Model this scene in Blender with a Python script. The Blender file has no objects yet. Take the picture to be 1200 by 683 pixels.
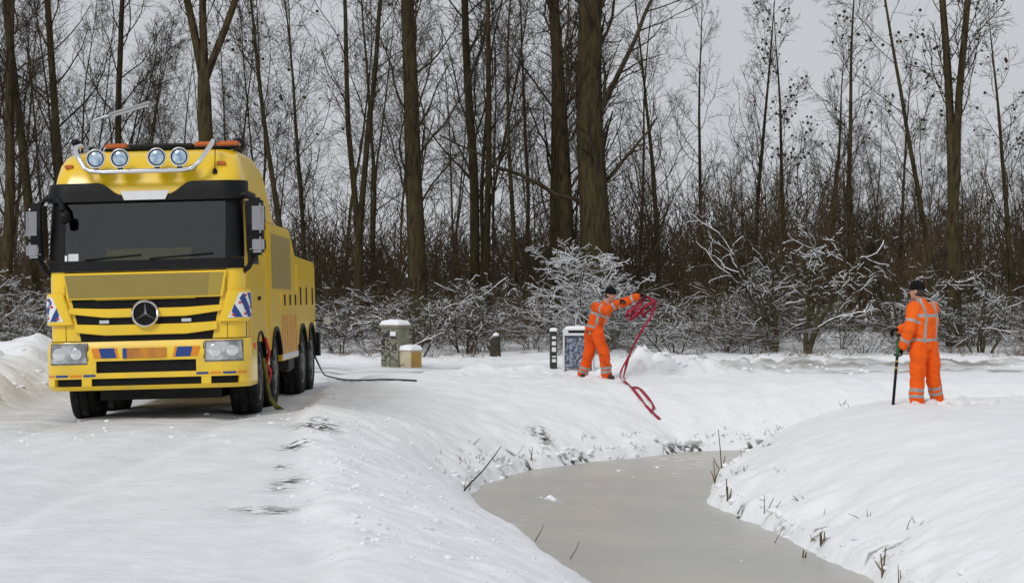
import bpy, bmesh, math, random
import numpy as np
from mathutils import Vector, Matrix
R = math.radians
sc = bpy.context.scene
col = sc.collection
# ------------------------------------------------------------------ camera, world, sun, exposure
F, HY, H = 2200.0, 350.0, 1.55          # focal length and horizon row measured on the 1200 px photograph, eye height
cd = bpy.data.cameras.new('camera'); cam = bpy.data.objects.new('camera', cd); col.objects.link(cam)
cam.location = (0, 0, H); cam.rotation_euler = (R(90), 0, 0)
cd.sensor_width = 36; cd.lens = 36 * F / 1200; cd.shift_y = (HY - 341.5) / 1200
cd.clip_start = 0.1; cd.clip_end = 3000
sc.camera = cam
SUN_EL, SUN_AZ = R(42), R(212)
w = bpy.data.worlds.new('World'); sc.world = w; w.use_nodes = True
nt = w.node_tree; nt.nodes.clear()
wo = nt.nodes.new('ShaderNodeOutputWorld'); bg = nt.nodes.new('ShaderNodeBackground')
sky = nt.nodes.new('ShaderNodeTexSky'); sky.sky_type = 'NISHITA'; sky.sun_disc = False
sky.sun_elevation = SUN_EL; sky.sun_rotation = SUN_AZ
hs = nt.nodes.new('ShaderNodeHueSaturation'); hs.inputs['Saturation'].default_value = 0.15
tc = nt.nodes.new('ShaderNodeTexCoord'); no = nt.nodes.new('ShaderNodeTexNoise')
no.inputs['Scale'].default_value = 2.2; no.inputs['Detail'].default_value = 4
cr = nt.nodes.new('ShaderNodeValToRGB')
cr.color_ramp.elements[0].position = .3; cr.color_ramp.elements[0].color = (5.3, 5.5, 5.85, 1)
cr.color_ramp.elements[1].position = .7; cr.color_ramp.elements[1].color = (5.95, 6.12, 6.45, 1)
mx = nt.nodes.new('ShaderNodeMixRGB'); mx.inputs[0].default_value = .93
L = nt.links.new
L(sky.outputs[0], hs.inputs['Color']); L(tc.outputs['Generated'], no.inputs['Vector']); L(no.outputs[0], cr.inputs[0])
L(hs.outputs[0], mx.inputs[1]); L(cr.outputs[0], mx.inputs[2]); L(mx.outputs[0], bg.inputs[0]); L(bg.outputs[0], wo.inputs[0])
bg.inputs[1].default_value = 0.1
sd = bpy.data.lights.new('sun', 'SUN'); sun = bpy.data.objects.new('sun', sd); col.objects.link(sun)
sd.energy = 1.46; sd.angle = R(18); sd.color = (1, .985, .96)
sun.rotation_euler = (R(90) - SUN_EL, 0, R(180) - SUN_AZ)
sc.view_settings.view_transform = 'Standard'; sc.view_settings.look = 'None'
sc.view_settings.exposure = 0.0; sc.view_settings.gamma = 1

# ------------------------------------------------------------------ materials
def mat(name, c1, c2=None, scale=5, rough=.6, metal=0, bump=0, bscale=None, coat=0, spec=.5, detail=5, lo=.35, hi=.65, coord='Object', stretch=None, bdist=.02):
    m = bpy.data.materials.new(name); m.use_nodes = True; n = m.node_tree; b = n.nodes['Principled BSDF']
    b.inputs['Roughness'].default_value = rough; b.inputs['Metallic'].default_value = metal
    b.inputs['Coat Weight'].default_value = coat; b.inputs['Specular IOR Level'].default_value = spec
    b.inputs['Coat Roughness'].default_value = .12
    b.inputs['Base Color'].default_value = (*c1, 1)
    t = n.nodes.new('ShaderNodeTexCoord'); src = t.outputs[coord]
    if stretch:
        mp = n.nodes.new('ShaderNodeMapping'); mp.inputs['Scale'].default_value = stretch
        n.links.new(src, mp.inputs[0]); src = mp.outputs[0]
    if c2:
        z = n.nodes.new('ShaderNodeTexNoise'); z.inputs['Scale'].default_value = scale; z.inputs['Detail'].default_value = detail
        n.links.new(src, z.inputs['Vector'])
        r = n.nodes.new('ShaderNodeValToRGB'); r.name = 'ramp'
        r.color_ramp.elements[0].position = lo; r.color_ramp.elements[0].color = (*c1, 1)
        r.color_ramp.elements[1].position = hi; r.color_ramp.elements[1].color = (*c2, 1)
        n.links.new(z.outputs[0], r.inputs[0]); n.links.new(r.outputs[0], b.inputs['Base Color'])
    if bump:
        z2 = n.nodes.new('ShaderNodeTexNoise'); z2.inputs['Scale'].default_value = bscale or scale * 3; z2.inputs['Detail'].default_value = 6
        n.links.new(src, z2.inputs['Vector'])
        bp = n.nodes.new('ShaderNodeBump'); bp.inputs['Strength'].default_value = bump; bp.inputs['Distance'].default_value = bdist
        n.links.new(z2.outputs[0], bp.inputs['Height']); n.links.new(bp.outputs[0], b.inputs['Normal'])
    return m
def over(m, col2, fac_builder):
    """mix another colour over a material's base colour; fac_builder(nodes, links) returns a factor socket"""
    n = m.node_tree; b = n.nodes['Principled BSDF']; inp = b.inputs['Base Color']
    mixn = n.nodes.new('ShaderNodeMixRGB')
    if inp.links:
        s = inp.links[0].from_socket; n.links.new(s, mixn.inputs[1])
    else: mixn.inputs[1].default_value = inp.default_value
    mixn.inputs[2].default_value = (*col2, 1)
    n.links.new(fac_builder(n), mixn.inputs[0]); n.links.new(mixn.outputs[0], inp)
    return m
def math_node(n, op, a, b=None, c=None):
    k = n.nodes.new('ShaderNodeMath'); k.operation = op; k.use_clamp = op in ('MULTIPLY', 'ADD', 'SUBTRACT') and c == 'clamp'
    for i, v in enumerate((a, b)):
        if v is None: continue
        if isinstance(v, (int, float)): k.inputs[i].default_value = v
        else: n.links.new(v, k.inputs[i])
    return k.outputs[0]
def ramp(n, sock, a, b):
    k = n.nodes.new('ShaderNodeMapRange'); k.inputs['From Min'].default_value = a; k.inputs['From Max'].default_value = b
    n.links.new(sock, k.inputs['Value']); return k.outputs['Result']
def noise(n, scale, detail=5, coord='Object', stretch=None):
    t = n.nodes.new('ShaderNodeTexCoord'); z = n.nodes.new('ShaderNodeTexNoise')
    z.inputs['Scale'].default_value = scale; z.inputs['Detail'].default_value = detail
    src = t.outputs[coord]
    if stretch:
        mp = n.nodes.new('ShaderNodeMapping'); mp.inputs['Scale'].default_value = stretch
        n.links.new(src, mp.inputs[0]); src = mp.outputs[0]
    n.links.new(src, z.inputs['Vector']); return z.outputs[0]
def snow_top(m, lo, hi, nz=6, amt=1):
    def fb(n):
        g = n.nodes.new('ShaderNodeNewGeometry'); s = n.nodes.new('ShaderNodeSeparateXYZ'); n.links.new(g.outputs['Normal'], s.inputs[0])
        a = ramp(n, s.outputs['Z'], lo, hi)
        return math_node(n, 'MULTIPLY', math_node(n, 'MULTIPLY', a, ramp(n, noise(n, nz), .35, .6)), amt)
    return over(m, (.80, .82, .86), fb)
def attr(n, name):
    a = n.nodes.new('ShaderNodeAttribute'); a.attribute_name = name; return a.outputs['Fac']

M = {}
def snow_mat(name, base, packed):
    m = mat(name, base, tuple(x * 1.04 for x in base), scale=1.5, rough=.55, bump=.9, bscale=6, spec=.25, bdist=.028)
    over(m, packed, lambda n: math_node(n, 'MULTIPLY', attr(n, 'pack'), ramp(n, noise(n, 1.6, 7, stretch=(2.2, .7, 1)), .3, .72)))
    over(m, (.24, .225, .20), lambda n: math_node(n, 'MULTIPLY', attr(n, 'grime'), ramp(n, noise(n, 2.4, 8, stretch=(.35, 1, 1)), .36, .60)))
    over(m, (.05, .045, .035), lambda n: math_node(n, 'MULTIPLY', attr(n, 'dirt'), ramp(n, noise(n, 9, 6), .46, .54)))
    b = m.node_tree.nodes['Principled BSDF']
    return m
M['snow'] = snow_mat('snow', (.82, .83, .845), (.66, .67, .70))
M['packed'] = snow_mat('packed_snow', (.81, .82, .84), (.67, .68, .70))
M['snowcap'] = mat('snow_cap', (.82, .83, .86), (.86, .87, .9), scale=6, rough=.6, bump=.3, bscale=20, spec=.2)
M['ice'] = mat('slush_ice', (.42, .415, .39), (.49, .465, .40), scale=.7, rough=.34, bump=.08, bscale=11, spec=.3, detail=6)
over(M['ice'], (.70, .69, .67), lambda n: math_node(n, 'MULTIPLY', attr(n, 'slush'), ramp(n, noise(n, 4.5, 9), .5, .68)))
M['bark'] = snow_top(mat('bark', (.020, .016, .009), (.074, .056, .030), scale=4, rough=.9, bump=.6, bscale=14, spec=.1, stretch=(3, 3, .6)), .75, .95, 2, .5)
over(M['bark'], (.054, .047, .018), lambda n: math_node(n, 'MULTIPLY', ramp(n, noise(n, .8), .45, .65), .6))
M['twig'] = mat('twig', (.034, .026, .017), (.066, .050, .032), scale=2, rough=.9, spec=.1)
M['brown_twig'] = mat('brown_twig', (.050, .039, .024), (.118, .084, .050), scale=.35, rough=.9, spec=.1)
M['dry_twig'] = mat('dry_twig', (.075, .055, .035), (.13, .10, .065), scale=.8, rough=.9, spec=.1)
M['shrub_bark'] = snow_top(mat('shrub_bark', (.038, .032, .018), (.080, .066, .036), scale=4, rough=.9, spec=.1), .55, .85, 3, .6)
M['yellow'] = mat('yellow_paint', (.85, .555, .010), (.89, .59, .016), scale=1.2, rough=.32, coat=.5)
over(M['yellow'], (.30, .24, .12), lambda n: math_node(n, 'MULTIPLY', math_node(n, 'MULTIPLY', ramp(n, noise(n, 3.5, 8),   .42, .80), .42),
     ramp(n, (lambda s: s.outputs['Z'])((lambda g, s: (n.links.new(g.outputs['Object'], s.inputs[0]), s)[1])(n.nodes.new('ShaderNodeTexCoord'), n.nodes.new('ShaderNodeSeparateXYZ'))), 1.9, .4)))
M['khaki'] = mat('khaki_panel', (.265, .20, .045), (.285, .215, .05), scale=2, rough=.4)
M['khaki2'] = mat('ochre_panel', (.36, .27, .04), rough=.4)
M['black'] = mat('black_plastic', (.004, .004, .005), (.008, .008, .008), scale=8, rough=.5, spec=.18)
M['rubber'] = mat('tyre_rubber', (.009, .009, .009), (.022, .021, .019), scale=6, rough=.85, spec=.2, bump=.3, bscale=40)
over(M['rubber'], (.55, .56, .58), lambda n: math_node(n, 'MULTIPLY', ramp(n, noise(n, 9, 8), .60, .75), .25))
M['chassis'] = mat('chassis_metal', (.010, .010, .010), (.028, .026, .022), scale=5, rough=.7)
M['rim'] = mat('rim_steel', (.20, .20, .20), (.10, .095, .09), scale=8, rough=.5, metal=.5)
M['chrome'] = mat('chrome', (.78, .78, .78), rough=.16, metal=1)
M['mirror_shell'] = mat('mirror_chrome', (.40, .40, .41), rough=.12, metal=1)
M['grey'] = mat('grey_plate', (.60, .60, .60), (.66, .66, .66), scale=6, rough=.4)
M['orange_lens'] = mat('orange_lens', (.62, .15, .01), (.50, .11, .01), scale=20, rough=.2, coat=.4)
M['red_lens'] = mat('red_lens', (.75, .06, .015), rough=.2, coat=.4)
M['lamp_glass'] = mat('lamp_glass', (.20, .33, .48), (.62, .74, .84), scale=16, rough=.12, metal=.35, coat=.6)
M['head_glass'] = mat('headlight_reflector', (.22, .23, .24), (.60, .61, .63), scale=6, lo=.4, hi=.62, rough=.1, metal=.5, coat=1)
M['blue'] = mat('blue_sticker', (.012, .05, .22), rough=.45)
M['orange'] = mat('orange_sticker', (.72, .24, .01), rough=.45)
M['white'] = mat('white_sticker', (.78, .78, .78), rough=.5)
M['red'] = mat('red_sticker', (.55, .02, .02), rough=.5)
M['plate'] = mat('licence_plate', (.62, .25, .015), (.42, .16, .03), scale=3, rough=.4, stretch=(3, 3, 1))
M['stripe'] = mat('orange_stripe', (.62, .22, .03), (.45, .16, .04), scale=5, rough=.5)
M['interior'] = mat('cab_interior', (.045, .047, .05), (.07, .07, .075), scale=4, rough=.8)
M['yellowsign'] = mat('yellow_board', (.72, .46, .01), (.80, .56, .02), scale=4, rough=.5, stretch=(3, 1, 1))
def glass_mat(name, tint, t, rough=.06):
    m = bpy.data.materials.new(name); m.use_nodes = True; n = m.node_tree; b = n.nodes['Principled BSDF']
    n.nodes.remove(b); o = n.nodes['Material Output']; tr = n.nodes.new('ShaderNodeBsdfTransparent'); tr.inputs[0].default_value = (*tint, 1)
    gl = n.nodes.new('ShaderNodeBsdfGlossy'); gl.inputs['Roughness'].default_value = .04; fr = n.nodes.new('ShaderNodeFresnel'); fr.inputs[0].default_value = t
    ms = n.nodes.new('ShaderNodeMixShader'); n.links.new(fr.outputs[0], ms.inputs[0])
    n.links.new(tr.outputs[0], ms.inputs[1]); n.links.new(gl.outputs[0], ms.inputs[2]); n.links.new(ms.outputs[0], o.inputs['Surface'])
    return m
M['glass'] = glass_mat('windscreen_glass', (.72, .78, .77), 1.75)
M['sideglass'] = mat('side_glass', (.03, .034, .036), rough=.06)
M['hivis'] = mat('orange_workwear', (.78, .105, .008), (.86, .14, .012), scale=7, rough=.75, bump=.5, bscale=16, spec=.2)
M['hivis_dirty'] = over(mat('orange_trousers', (.78, .095, .008), (.70, .085, .01), scale=6, rough=.8, bump=.5, bscale=16, spec=.2), (.10, .035, .012),
     lambda n: math_node(n, 'MULTIPLY', ramp(n, noise(n, 5, 6), .52, .72), .75))
M['hivis_worn'] = over(mat('orange_jacket_worn', (.72, .10, .008), (.66, .085, .01), scale=7, rough=.8, bump=.5, bscale=16, spec=.2), (.16, .04, .012),
     lambda n: math_node(n, 'MULTIPLY', ramp(n, noise(n, 4, 6), .55, .75), .6))
M['hivis_leg'] = mat('orange_trousers_clean', (.80, .10, .006), (.84, .12, .01), scale=6, rough=.8, bump=.5, bscale=16, spec=.2)
M['tape'] = mat('reflective_tape', (.26, .25, .235), (.36, .35, .33), scale=12, rough=.4)
M['glove'] = mat('black_knit', (.006, .006, .007), (.014, .014, .015), scale=30, rough=.95, spec=.1, bump=.4, bscale=90)
M['boot'] = mat('dark_leather', (.045, .012, .008), (.03, .015, .012), scale=12, rough=.7)
M['skin'] = mat('skin', (.42, .20, .14), (.50, .26, .18), scale=9, rough=.6)
M['hair'] = mat('dark_hair', (.02, .015, .012), (.05, .04, .03), scale=30, rough=.8)
M['strap'] = mat('red_webbing', (.22, .008, .022), (.35, .016, .045), scale=12, rough=.75, bump=.3, bscale=60)
M['cabinet'] = mat('weathered_concrete', (.25, .24, .18), (.15, .14, .10), scale=5, rough=.85, bump=.3, bscale=30)
over(M['cabinet'], (.02, .02, .022), lambda n: math_node(n, 'MULTIPLY', attr(n, 'graffiti'), ramp(n, math_node(n, 'ABSOLUTE', math_node(n, 'SUBTRACT', noise(n, 5.5, 2), .5)), .045, .03)))
M['cream'] = mat('cream_metal', (.55, .48, .33), (.42, .36, .24), scale=5, rough=.6)
over(M['cream'], (.03, .03, .03), lambda n: math_node(n, 'MULTIPLY', attr(n, 'graffiti'), ramp(n, math_node(n, 'ABSOLUTE', math_node(n, 'SUBTRACT', noise(n, 7, 2), .5)), .05, .03)))
M['mustard'] = mat('mustard_metal', (.46, .27, .04), (.33, .20, .05), scale=5, rough=.6)
M['post'] = mat('dark_green_post', (.02, .028, .018), (.03, .035, .025), scale=10, rough=.6)
M['binblue'] = over(mat('blue_bin_paint', (.025, .05, .12), (.02, .035, .08), scale=6, rough=.5), (.78, .80, .84),
     lambda n: math_node(n, 'MULTIPLY', ramp(n, noise(n, 15, 6), .42, .70), .55))
M['binwhite'] = mat('pale_bin_frame', (.62, .64, .66), rough=.5)
M['lamppost'] = mat('galvanised_steel', (.42, .43, .43), (.34, .35, .35), scale=8, rough=.45, metal=.4)
M['reed'] = mat('reed_stem', (.16, .11, .055), (.09, .06, .03), scale=9, rough=.9)
M['stump'] = snow_top(mat('stump_wood', (.02, .016, .012), (.045, .036, .024), scale=9, rough=.9, bump=.5), .45, .8)
M['hose'] = mat('black_hose', (.012, .012, .012), rough=.5)
M['mosswire'] = mat('lime_strap', (.22, .19, .015), (.07, .07, .02), scale=8, rough=.8)
M['green'] = mat('green_grip', (.02, .09, .03), rough=.6)

# ------------------------------------------------------------------ mesh helpers
def link(name, verts, faces, m, parent=None, smooth=False, mats=None, idx=None):
    me = bpy.data.meshes.new(name)
    me.from_pydata([tuple(v) for v in verts], [], faces)
    for k in (mats or [m]): me.materials.append(k)
    if idx is not None: me.polygons.foreach_set('material_index', idx)
    if smooth: me.polygons.foreach_set('use_smooth', [True] * len(me.polygons))
    me.update()
    o = bpy.data.objects.new(name, me); col.objects.link(o)
    if parent: o.parent = parent
    return o
def tag(o, label=None, cat=None, group=None, kind=None):
    for k, v in (('label', label), ('category', cat), ('group', group), ('kind', kind)):
        if v: o[k] = v
    return o
def empty(name, loc=(0, 0, 0), rot=(0, 0, 0)):
    o = bpy.data.objects.new(name, None); col.objects.link(o); o.location = loc; o.rotation_euler = rot; o.empty_display_size = .2
    return o
class MB:
    def __init__(s): s.v = []; s.f = []
    def add(s, v, f):
        n = len(s.v); s.v += [tuple(p) for p in v]; s.f += [tuple(i + n for i in q) for q in f]; return s
    def box(s, x0, x1, y0, y1, z0, z1):
        v = [(x, y, z) for z in (z0, z1) for y in (y0, y1) for x in (x0, x1)]
        return s.add(v, [(0, 2, 3, 1), (4, 5, 7, 6), (0, 1, 5, 4), (2, 6, 7, 3), (0, 4, 6, 2), (1, 3, 7, 5)])
    def tube(s, pts, rad, k=8, cap=True):
        pts = [Vector(p) for p in pts]; n = len(pts)
        if not hasattr(rad, '__len__'): rad = [rad] * n
        vs = []; fs = []; u = None
        for i, p in enumerate(pts):
            t = (pts[min(i + 1, n - 1)] - pts[max(i - 1, 0)]).normalized()
            if u is None:
                u = t.cross(Vector((0, 0, 1)) if abs(t.z) < .9 else Vector((1, 0, 0))).normalized()
            else: u = (u - t * u.dot(t)).normalized()
            b = t.cross(u)
            for j in range(k):
                a = 2 * math.pi * j / k; vs.append(p + (u * math.cos(a) + b * math.sin(a)) * rad[i])
        for i in range(n - 1):
            for j in range(k): fs.append((i * k + j, i * k + (j + 1) % k, (i + 1) * k + (j + 1) % k, (i + 1) * k + j))
        if cap: fs += [tuple(range(k))[::-1], tuple((n - 1) * k + j for j in range(k))]
        return s.add(vs, fs)
    def lathe(s, prof, origin=(0, 0, 0), axis='Z', k=24):
        vs = []; fs = []; n = len(prof)
        for (r, h) in prof:
            for j in range(k):
                a = 2 * math.pi * j / k; c, q = r * math.cos(a), r * math.sin(a)
                p = {'Z': (c, q, h), 'Y': (c, h, q), 'X': (h, c, q)}[axis]
                vs.append((p[0] + origin[0], p[1] + origin[1], p[2] + origin[2]))
        for i in range(n - 1):
            for j in range(k): fs.append((i * k + j, i * k + (j + 1) % k, (i + 1) * k + (j + 1) % k, (i + 1) * k + j))
        fs += [tuple(range(k))[::-1], tuple((n - 1) * k + j for j in range(k))]
        return s.add(vs, fs)
    def prism_x(s, prof, x0, x1):          # profile in (y,z)
        n = len(prof); v = [(x0, y, z) for y, z in prof] + [(x1, y, z) for y, z in prof]
        return s.add(v, [tuple(range(n)), tuple(range(2 * n - 1, n - 1, -1))] + [(i, i + n, (i + 1) % n + n, (i + 1) % n) for i in range(n)])
    def prism_y(s, prof, y0, y1):          # profile in (x,z)
        n = len(prof); v = [(x, y0, z) for x, z in prof] + [(x, y1, z) for x, z in prof]
        return s.add(v, [tuple(range(n)), tuple(range(2 * n - 1, n - 1, -1))] + [(i, i + n, (i + 1) % n + n, (i + 1) % n) for i in range(n)])
    def build(s, name, m, parent=None, bevel=0, smooth=False, segs=2):
        o = link(name, s.v, s.f, m, parent)
        bm = bmesh.new(); bm.from_mesh(o.data); bmesh.ops.recalc_face_normals(bm, faces=bm.faces)
        if bevel:
            ed = [e for e in bm.edges if len(e.link_faces) == 2 and e.calc_face_angle(0) > .5]
            bmesh.ops.bevel(bm, geom=ed, offset=bevel, segments=segs, affect='EDGES', clamp_overlap=True)
        if smooth:
            for f in bm.faces: f.smooth = True
            for e in bm.edges:
                if len(e.link_faces) == 2 and e.calc_face_angle(0) > .75: e.smooth = False
        bm.to_mesh(o.data); bm.free(); return o

# ------------------------------------------------------------------ noise and terrain
def vnoise(x, y, seed=0):
    x = np.asarray(x, float); y = np.asarray(y, float)
    ix = np.floor(x).astype(np.int64); iy = np.floor(y).astype(np.int64); fx = x - ix; fy = y - iy
    fx = fx * fx * (3 - 2 * fx); fy = fy * fy * (3 - 2 * fy)
    def h(a, b):
        n = (a * 374761393 + b * 668265263 + seed * 974634541) & 0xffffffff
        n = ((n ^ (n >> 13)) * 1274126177) & 0xffffffff
        return ((n ^ (n >> 16)) & 0xffff) / 65535.0
    return (h(ix, iy) * (1 - fx) + h(ix + 1, iy) * fx) * (1 - fy) + (h(ix, iy + 1) * (1 - fx) + h(ix + 1, iy + 1) * fx) * fy
def fbm(x, y, s, o=4, seed=0):
    t = 0; a = .5
    for i in range(o):
        t = t + a * (vnoise(x / s, y / s, seed + i * 7) - .5) * 2; s *= .5; a *= .5
    return t
def sstep(a, b, v):
    t = np.clip((v - a) / (b - a), 0, 1); return t * t * (3 - 2 * t)
WL = -0.9
SH = [(-.57, 22.9, 2.4), (-.40, 24.6, 2.8), (.24, 26.8, 3.4), (1.15, 28.2, 4.2), (1.98, 29.0, 4.4), (2.74, 30.1, 4.0), (3.5, 30.4, 3.2), (5.0, 30.7, 2.6), (7.0, 31.0, 2.4), (8.6, 30.9, 2.4),
      (8.8, 30.2, 2.4), (7.2, 29.8, 2.0), (5.4, 29.5, 1.8), (4.2, 28.9, 2.2), (3.3, 27.4, 2.6), (2.67, 24.8, 3.0), (2.38, 22.6, 3.2), (2.45, 21.7, 3.4), (2.62, 20.6, 3.4), (2.91, 18.3, 3.4),
      (3.12, 16.7, 3.4), (3.35, 13.5, 3.2), (3.7, 9, 3.2), (4.2, 3, 3), (4.5, -8, 3), (2.6, -8, 2.6), (2.3, 3, 2.6), (1.9, 7, 2.6), (1.5, 10, 2.6), (1.05, 13, 2.6), (.62, 15.2, 2.5), (.28, 17.5, 2.4), (-.15, 19.8, 2.3)]
def shore(x, y):
    """signed distance to the water's edge (positive on land) and local bank width"""
    n = len(SH); best = np.full(x.shape, 1e9); ws = np.zeros(x.shape); wt = np.zeros(x.shape); inside = np.zeros(x.shape, bool)
    for i in range(n):
        ax, ay, aw = SH[i]; bx, by, _ = SH[(i + 1) % n]; dx, dy = bx - ax, by - ay
        t = np.clip(((x - ax) * dx + (y - ay) * dy) / (dx * dx + dy * dy), 0, 1)
        d = np.hypot(x - ax - t * dx, y - ay - t * dy); best = np.minimum(best, d)
        k = 1 / (d + .05) ** 4; ws += k * aw; wt += k
        c = ((ay > y) != (by > y)) & (x < dx * (y - ay) / (dy if dy else 1e-9) + ax); inside ^= c
    return np.where(inside, -best, best), ws / wt
RE = np.array([(-8, .3), (8, -.75), (10.2, -1.02), (16.2, -1.84), (22.7, -2.63), (29.6, -3.0), (33.5, -2.7), (36.5, -1.6), (60, -1.6)])   # right edge of the track (y, x)
def road_right(y): return np.interp(y, RE[:, 0], RE[:, 1])
def terrain(x, y):
    x = np.atleast_1d(np.asarray(x, float)); y = np.atleast_1d(np.asarray(y, float))
    s, W = shore(x, y)
    s = s + .10 * fbm(x, y, .55, 3, 3) * sstep(6, 12, y)
    t = np.clip(s / W, 0, 1)
    p = 1 - (1 - t) ** 2.3
    lip = .10 * sstep(0, .09, s)
    z = np.where(s > 0, WL + lip + (-WL - .10) * p + .05 * np.exp(-((t - .95) / .3) ** 2), WL - np.minimum(.5, .8 * -s))
    re = road_right(y) + .12 * fbm(x, y, 1.1, 3, 9)
    trk = sstep(.18, -.12, x - re) * sstep(-7.4, -7.0, x) * sstep(44, 40, y)           # track the truck stands on
    far = sstep(37.0, 37.6, y + .25 * fbm(x, y, 2.2, 3, 5)) * sstep(43.3, 42.7, y + .2 * fbm(x, y, 2.2, 3, 6))   # road in front of the wood
    road = np.maximum(trk, far)
    z = z + .06 * (1 - road) * sstep(.3, 1.5, s)
    z = z + np.clip(x + 4.53, -2.6, 1.7) * .026 * sstep(15, 20, y) * sstep(36, 33, y) * sstep(-.6, -1.8, x)
    # loose snow relief
    soft = (1 - road) * sstep(-.05, .4, s)
    z = z + soft * (.07 * fbm(x, y, 2.0, 3, 11) + (1 - .55 * sstep(2.2, 3.2, x) * sstep(30, 27, y)) * (.055 * fbm(x, y, .5, 3, 12) + .030 * fbm(x, y, .19, 2, 13)))
    z = z + sstep(0, .15, s) * sstep(1.4, .2, s) * (.06 * fbm(x, y, .33, 3, 15) + .05 * np.abs(fbm(x, y, .2, 2, 16)))
    z = z + road * (.014 * fbm(x, y, .8, 3, 21) + .016 * fbm(x, y, .25, 2, 22))
    for rx in (-5.58, -3.5):
        z = z - trk * .04 * np.exp(-((x - rx - .05 * fbm(x * 0, y, 3, 2, 31)) / .22) ** 2)
    z = z + (1 - road) * .045 * np.exp(-((x - re - .28) / .25) ** 2) * sstep(34, 30, y) * (.6 + fbm(x, y, .5, 3, 33))      # lumpy edge of the track
    # ploughed heap left of the truck
    lump = .5 + .5 * np.abs(fbm(x, y, 1.0, 3, 41))
    z = z + 0.60 * sstep(-6.85, -8.5, x) * sstep(24.5, 27.5, y) * sstep(37, 33, y) * lump * 1.25
    z = z + .30 * sstep(-6.7, -7.6, x) * sstep(20, 26, y) * sstep(37, 33, y) * lump
    # ploughed rows along the far road
    k = np.abs(fbm(x, y, .6, 4, 45)) + .15
    z = z + .55 * np.exp(-((y - 36.6 - .4 * fbm(x, y * 0, 3, 2, 46)) / .55) ** 2) * sstep(2.0, 3.2, x) * (.12 + .88 * sstep(7, 4.5, x)) * k
    z = z + .16 * np.exp(-((y - 43.7) / .5) ** 2) * k
    z = z + .26 * np.exp(-((y - 40.6 - .5 * fbm(x, y * 0, 4, 2, 48)) / .38) ** 2) * sstep(3.0, 5.5, x) * (np.abs(fbm(x, y, .55, 3, 49)) * 1.2 + .35)
    z = z + .30 * np.exp(-((y - 37.0) / .6) ** 2) * sstep(-1.2, -.6, x) * sstep(3.4, 2.0, x) * k
    # rising, uneven floor of the wood
    z = z + .35 * sstep(47, 60, y) + .05 * fbm(x, y, 1.3, 3, 51) * sstep(46, 50, y)
    # the heap of snow by the strap
    z = z + .42 * np.exp(-(((x - 2.6) / .75) ** 2 + ((y - 36.0) / .6) ** 2)) * (.35 + 1.6 * k)
    return z, s, road, trk, far, W
def tz(x, y): return float(terrain(x, y)[0][0])
def at(px, py, d): return Vector(((px - 600) / F * d, d, H - (py - HY) / F * d))
def hit(px, py, dmin=9, dmax=60):
    """where the sight line through a photo pixel meets the ground"""
    d = np.arange(dmin, dmax, .04); x = (px - 600) / F * d; z = H - (py - HY) / F * d
    zt = np.maximum(terrain(x, d)[0], WL)
    i = np.argmax(zt >= z)
    return Vector((x[i], d[i], zt[i]))

def axis(parts):
    out = [parts[0][0]]
    for a, b, st in parts:
        k = max(1, int(round((b - a) / st))); out += list(a + (b - a) * (np.arange(k) + 1) / k)
    return np.array(out)
gx = axis([(-900, -200, 100), (-200, -40, 16), (-40, -20, 1.2), (-20, -9, .22), (-9, 8, .065), (8, 12, .1), (12, 24, .3), (24, 40, 1.2), (40, 200, 16), (200, 900, 100)])
gy = axis([(-60, -10, 8), (-10, 6, .8), (6, 10, .1), (10, 20, .058), (20, 34, .085), (34, 48, .1), (48, 60, .4), (60, 110, 2.5), (110, 300, 20), (300, 1500, 120)])
GX, GY = np.meshgrid(gx, gy); sh = GX.shape
z, s, road, trk, far, W = terrain(GX.ravel(), GY.ravel())
frg = random.Random(4); prints = []
def trail(x0, y0, x1, y1):
    n_ = int(math.hypot(x1 - x0, y1 - y0) / .36)
    for i in range(n_):
        t = i / n_; a = math.atan2(y1 - y0, x1 - x0); sd_ = .12 * (1 if i % 2 else -1)
        prints.append((x0 + (x1 - x0) * t - math.sin(a) * sd_ + frg.gauss(0, .05), y0 + (y1 - y0) * t + math.cos(a) * sd_ + frg.gauss(0, .05), a + frg.gauss(0, .2)))
trail(-2.2, 34.6, 1.5, 34.8); trail(1.5, 34.8, 4.4, 36.2); trail(.2, 36.6, 1.6, 35.1); trail(5.8, 26.5, 7.8, 27.0); trail(6.0, 26.2, 8.2, 25.6); trail(5.9, 26.6, 5.2, 27.3); trail(8.0, 25.4, 9.5, 27.5)
for _ in range(26): prints.append((pAx := 1.7 + frg.gauss(0, .6), 34.9 + frg.gauss(0, .5), frg.uniform(0, 6)))
for _ in range(22): prints.append((6.2 + frg.gauss(0, .55), 26.5 + frg.gauss(0, .5), frg.uniform(0, 6)))
gxr, gyr = GX.ravel(), GY.ravel()
for fx_, fy_, fa in prints:
    m_ = (np.abs(gxr - fx_) < .5) & (np.abs(gyr - fy_) < .5); dx_, dy_ = gxr[m_] - fx_, gyr[m_] - fy_
    u_ = (dx_ * math.cos(fa) + dy_ * math.sin(fa)) / .17; v_ = (-dx_ * math.sin(fa) + dy_ * math.cos(fa)) / .085; q_ = u_ ** 2 + v_ ** 2
    z[m_] += -.07 * np.exp(-q_ ** 2) + .022 * np.exp(-((np.sqrt(q_) - 1.5) / .4) ** 2)
P = np.stack([GX.ravel(), GY.ravel(), z], 1)
nx, ny = len(gx), len(gy)
I = (np.arange(ny - 1)[:, None] * nx + np.arange(nx - 1)[None, :]).ravel()
Q = np.stack([I, I + 1, I + nx + 1, I + nx], 1)
x, y = P[:, 0], P[:, 1]
pack = np.maximum(np.clip(trk * 1.0, 0, 1) * .9, far * .9)
pack = pack * (.45 + .55 * np.clip(fbm(x * 2.5, y * .5, 1.2, 3, 61) + .5, 0, 1))
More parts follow.
